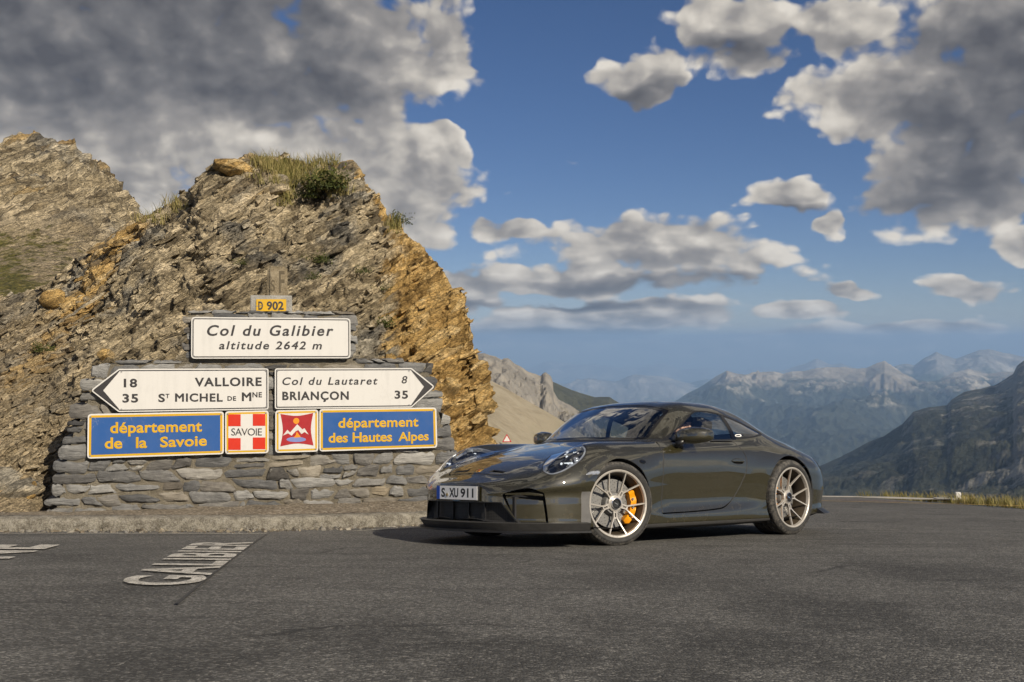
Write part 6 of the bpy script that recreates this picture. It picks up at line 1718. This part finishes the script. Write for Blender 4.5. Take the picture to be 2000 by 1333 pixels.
mb = MB(); mb.box((-1.985, 0, 1.128), (.035, .235, .07), Matrix.Rotation(rad(12), 3, 'Y'), bev=.02); mb.tube([(-1.985, 0, 1.14), (-1.93, 0, 1.172)], .016, 8); mb.build('rear_view_mirror', M_BLACK, car, smooth=True)
# ================================================================ the driver, seated behind the wheel
def cap_seg(bm, p0, p1, r0, r1, n=14):
    p0, p1 = Vector(p0), Vector(p1); d = p1 - p0
    for k in range(max(2, int(d.length / (min(r0, r1) * .55)) + 1) + 1):
        N_ = max(2, int(d.length / (min(r0, r1) * .55)) + 1); t = k / N_
        bmesh.ops.create_icosphere(bm, subdivisions=2, radius=r0 + (r1 - r0) * t, matrix=Matrix.Translation(p0 + d * t))
def ell(bm, c, r, rot=None):
    M = Matrix.Translation(c) @ (rot.to_4x4() if rot else Matrix()) @ Matrix.Diagonal((r[0], r[1], r[2], 1))
    bmesh.ops.create_icosphere(bm, subdivisions=3, radius=1.0, matrix=M)
bm = bmesh.new()
Y0 = .36
HX, HZ = -2.495, 1.030                         # head centre
ell(bm, (-2.44, Y0, .50), (.17, .19, .12))     # hips
ell(bm, (-2.47, Y0, .64), (.125, .165, .15)); ell(bm, (-2.50, Y0, .78), (.13, .185, .15), Matrix.Rotation(rad(-10), 3, 'Y'))
for s_ in (1, -1):
    sh = (-2.50, Y0 + s_ * .185, .865)
    ell(bm, sh, (.065, .065, .06))
    el = (-2.33, Y0 + s_ * .245, .68); wr = (-2.125, Y0 + s_ * .175, .80)
    cap_seg(bm, sh, el, .055, .043); cap_seg(bm, el, wr, .042, .030)
    # hand closed round the rim of the wheel: palm, four fingers, thumb
    pc = Vector((-2.085, Y0 + s_ * .168, .825)); ell(bm, pc, (.040, .026, .044))
    for k, ln in enumerate((.9, 1.0, .95, .78)):
        b = pc + Vector((.022, -s_ * .004, .030 - .019 * k)); m_ = b + Vector((.026 * ln, -s_ * .020, .0)); e = m_ + Vector((-.012, -s_ * .024 * ln, .002))
        cap_seg(bm, b, m_, .0095, .009); cap_seg(bm, m_, e, .009, .008)
    cap_seg(bm, pc + Vector((-.012, -s_ * .012, .026)), pc + Vector((.008, -s_ * .040, .036)), .011, .009)
    hip = (-2.40, Y0 + s_ * .10, .50); kn = (-1.98, Y0 + s_ * .15, .60); an = (-1.70, Y0 + s_ * .12, .34)
    cap_seg(bm, hip, kn, .085, .060); cap_seg(bm, kn, an, .058, .042); ell(bm, (-1.62, Y0 + s_ * .12, .32), (.12, .045, .045))
cap_seg(bm, (-2.51, Y0, .88), (-2.50, Y0, .97), .060, .056)
# head: skull, jaw, brow, nose, lips, chin, ears
ell(bm, (HX - .008, Y0, HZ + .030), (.098, .078, .100)); ell(bm, (HX + .030, Y0, HZ - .045), (.066, .058, .066))
ell(bm, (HX + .080, Y0, HZ - .088), (.022, .026, .020)); ell(bm, (HX + .078, Y0, HZ + .022), (.020, .052, .014))
cap_seg(bm, (HX + .088, Y0, HZ + .012), (HX + .112, Y0, HZ - .022), .010, .0145)
for s_ in (1, -1): ell(bm, (HX + .102, Y0 + s_ * .011, HZ - .026), (.010, .009, .008)); ell(bm, (HX - .008, Y0 + s_ * .081, HZ - .010), (.018, .010, .032)); ell(bm, (HX + .058, Y0 + s_ * .042, HZ - .022), (.026, .022, .026))
ell(bm, (HX + .090, Y0, HZ - .052), (.012, .024, .007)); ell(bm, (HX + .087, Y0, HZ - .066), (.012, .021, .008))
me = bpy.data.meshes.new('tmp'); bm.to_mesh(me); bm.free()
tmp = bpy.data.objects.new('tmp', me); COL.objects.link(tmp)
md = tmp.modifiers.new('r', 'REMESH'); md.mode = 'VOXEL'; md.voxel_size = .006
ms = tmp.modifiers.new('s', 'SMOOTH'); ms.iterations = 3; ms.factor = .5
dg = bpy.context.evaluated_depsgraph_get(); dg.update()
body_me = bpy.data.meshes.new_from_object(tmp.evaluated_get(dg)); bpy.data.objects.remove(tmp)
body_me.name = 'person'
M_SKIN = flat('skin', srgb(205, 160, 138), .5, var=.08, scale=30); M_SHIRT = flat('dark_shirt', (.02, .022, .028), .85); M_TROUSER = flat('dark_trousers', (.015, .016, .02), .9)
for m_ in (M_SKIN, M_SHIRT, M_TROUSER): body_me.materials.append(m_)
for p in body_me.polygons:
    c = p.center
    p.material_index = 0 if (c.z > .955 or c.x > -2.145 and c.z > .72) else (1 if c.z > .58 and c.x < -2.10 else 2)
    p.use_smooth = True
person = bpy.data.objects.new('person', body_me); COL.objects.link(person); person.matrix_world = CAR_M
tag(person, 'driver in a dark cap and dark shirt sitting at the wheel of the car', 'person')
# cap with peak, short hair below it
bm = bmesh.new(); bmesh.ops.create_uvsphere(bm, u_segments=32, v_segments=16, radius=1.0)
bmesh.ops.delete(bm, geom=[v for v in bm.verts if v.co.z < -.08], context='VERTS')
bmesh.ops.transform(bm, matrix=Matrix.Translation((HX - .008, Y0, HZ + .040)) @ Matrix.Rotation(rad(6), 4, 'Y') @ Matrix.Diagonal((.110, .088, .100, 1)), verts=bm.verts)
mb = MB(); mb.bm(bm)
V = []
for i in range(13):
    a = rad(-62 + 124 * i / 12)
    for r_, z_ in ((.098, .036), (.172 * (1 - .16 * abs(math.sin(a)) ** 2), .022), (.172 * (1 - .16 * abs(math.sin(a)) ** 2), .017), (.098, .030)):
        V.append((HX - .008 + math.cos(a) * r_, Y0 + math.sin(a) * r_ * .80, HZ + z_))
Fc = [[i * 4 + k, i * 4 + (k + 1) % 4, (i + 1) * 4 + (k + 1) % 4, (i + 1) * 4 + k] for i in range(12) for k in range(4)]
mb.add(V, Fc); cap = mb.build('cap', flat('dark_cap', (.012, .014, .02), .85), person, smooth=True)
mb = MB(); bm = bmesh.new(); bmesh.ops.create_uvsphere(bm, u_segments=24, v_segments=12, radius=1.0)
bmesh.ops.delete(bm, geom=[v for v in bm.verts if v.co.z > .35 or v.co.z < -.75 or v.co.x > -.05], context='VERTS')
bmesh.ops.transform(bm, matrix=Matrix.Translation((HX - .010, Y0, HZ + .030)) @ Matrix.Diagonal((.104, .083, .104, 1)), verts=bm.verts); mb.bm(bm)
mb.build('hair', flat('hair', (.03, .022, .016), .7), person, smooth=True)
mb = MB()
for s_ in (1, -1):
    bm = bmesh.new(); bmesh.ops.create_uvsphere(bm, u_segments=12, v_segments=8, radius=.0115, matrix=Matrix.Translation((HX + .079, Y0 + s_ * .031, HZ + .002)))
    e = MB(); e.bm(bm); e.build('eye', flat('eye_' + ('l' if s_ > 0 else 'r'), (.5, .48, .45), .2), person, smooth=True)
# ================================================================ warning sign down the road, marker stone at the road edge
d_ = 178.0
cx, _, cz = px2w(990, 858.5, d_); s_ = 1.5
root = empty('warning_sign', 'triangular warning sign with a red border on a post beyond the car', 'sign', mat=Matrix.Translation((cx, d_, cz)))
LOCY = Matrix(((1, 0, 0, 0), (0, 0, -1, 0), (0, 1, 0, 0), (0, 0, 0, 1)))
tri = lambda k: rounded([(-s_ / 2 * k, -s_ * .2887 * k), (s_ / 2 * k, -s_ * .2887 * k), (0, s_ * .577 * k)], .06 * k)
mb = MB(); mb.prism(tri(1), 0, .03, LOCY); mb.build('red_border', flat('warning_red', srgb(170, 24, 30), .45), root)
mb = MB(); mb.prism(tri(.70), .03, .036, LOCY); mb.build('white_face', M_SW, root)
mb = MB(); mb.tube([(0, .06, -3.2), (0, .06, .3)], .05, 10); mb.build('post', M_SBACK, root)
p = Vector(px2g(1872.5, 975.5)); p.y += .05
root = empty('marker_stone', 'small white marker stone on a pale slab at the edge of the road', 'marker stone', mat=Matrix.Translation(p))
mb = MB(); mb.box((0, 0, .07), (.105, .10, .16), bev=.012); mb.build('stone', flat('white_stone', (.62, .61, .60), .7, var=.1), root)
mb = MB(); mb.box((-.12, 0, .006), (.75, .30, .03), bev=.01); mb.build('slab', M_CONC, root)
# ================================================================ air between the camera and the mountains
def haze_mat():
    m = bpy.data.materials.new('haze_air'); m.use_nodes = True
    t = m.node_tree; t.nodes.clear()
    N = NT(t); out = N.n('ShaderNodeOutputMaterial')
    v = N.n('ShaderNodeVolumePrincipled')
    N.put(v.inputs['Color'], (.40, .63, 1.0)); v.inputs['Density'].default_value = HAZE_DENSITY; v.inputs['Anisotropy'].default_value = .0
    t.links.new(v.outputs[0], out.inputs['Volume'])
    return m
HAZE_DENSITY = 0.00008
mb = MB(); x0, x1, y0, y1, z0, z1 = -30000, 42000, -60, 39500, -2100, 200
mb.box(((x0 + x1) / 2, (y0 + y1) / 2, (z0 + z1) / 2), (x1 - x0, y1 - y0, z1 - z0))
tag(mb.build('haze', haze_mat()), kind='stuff')
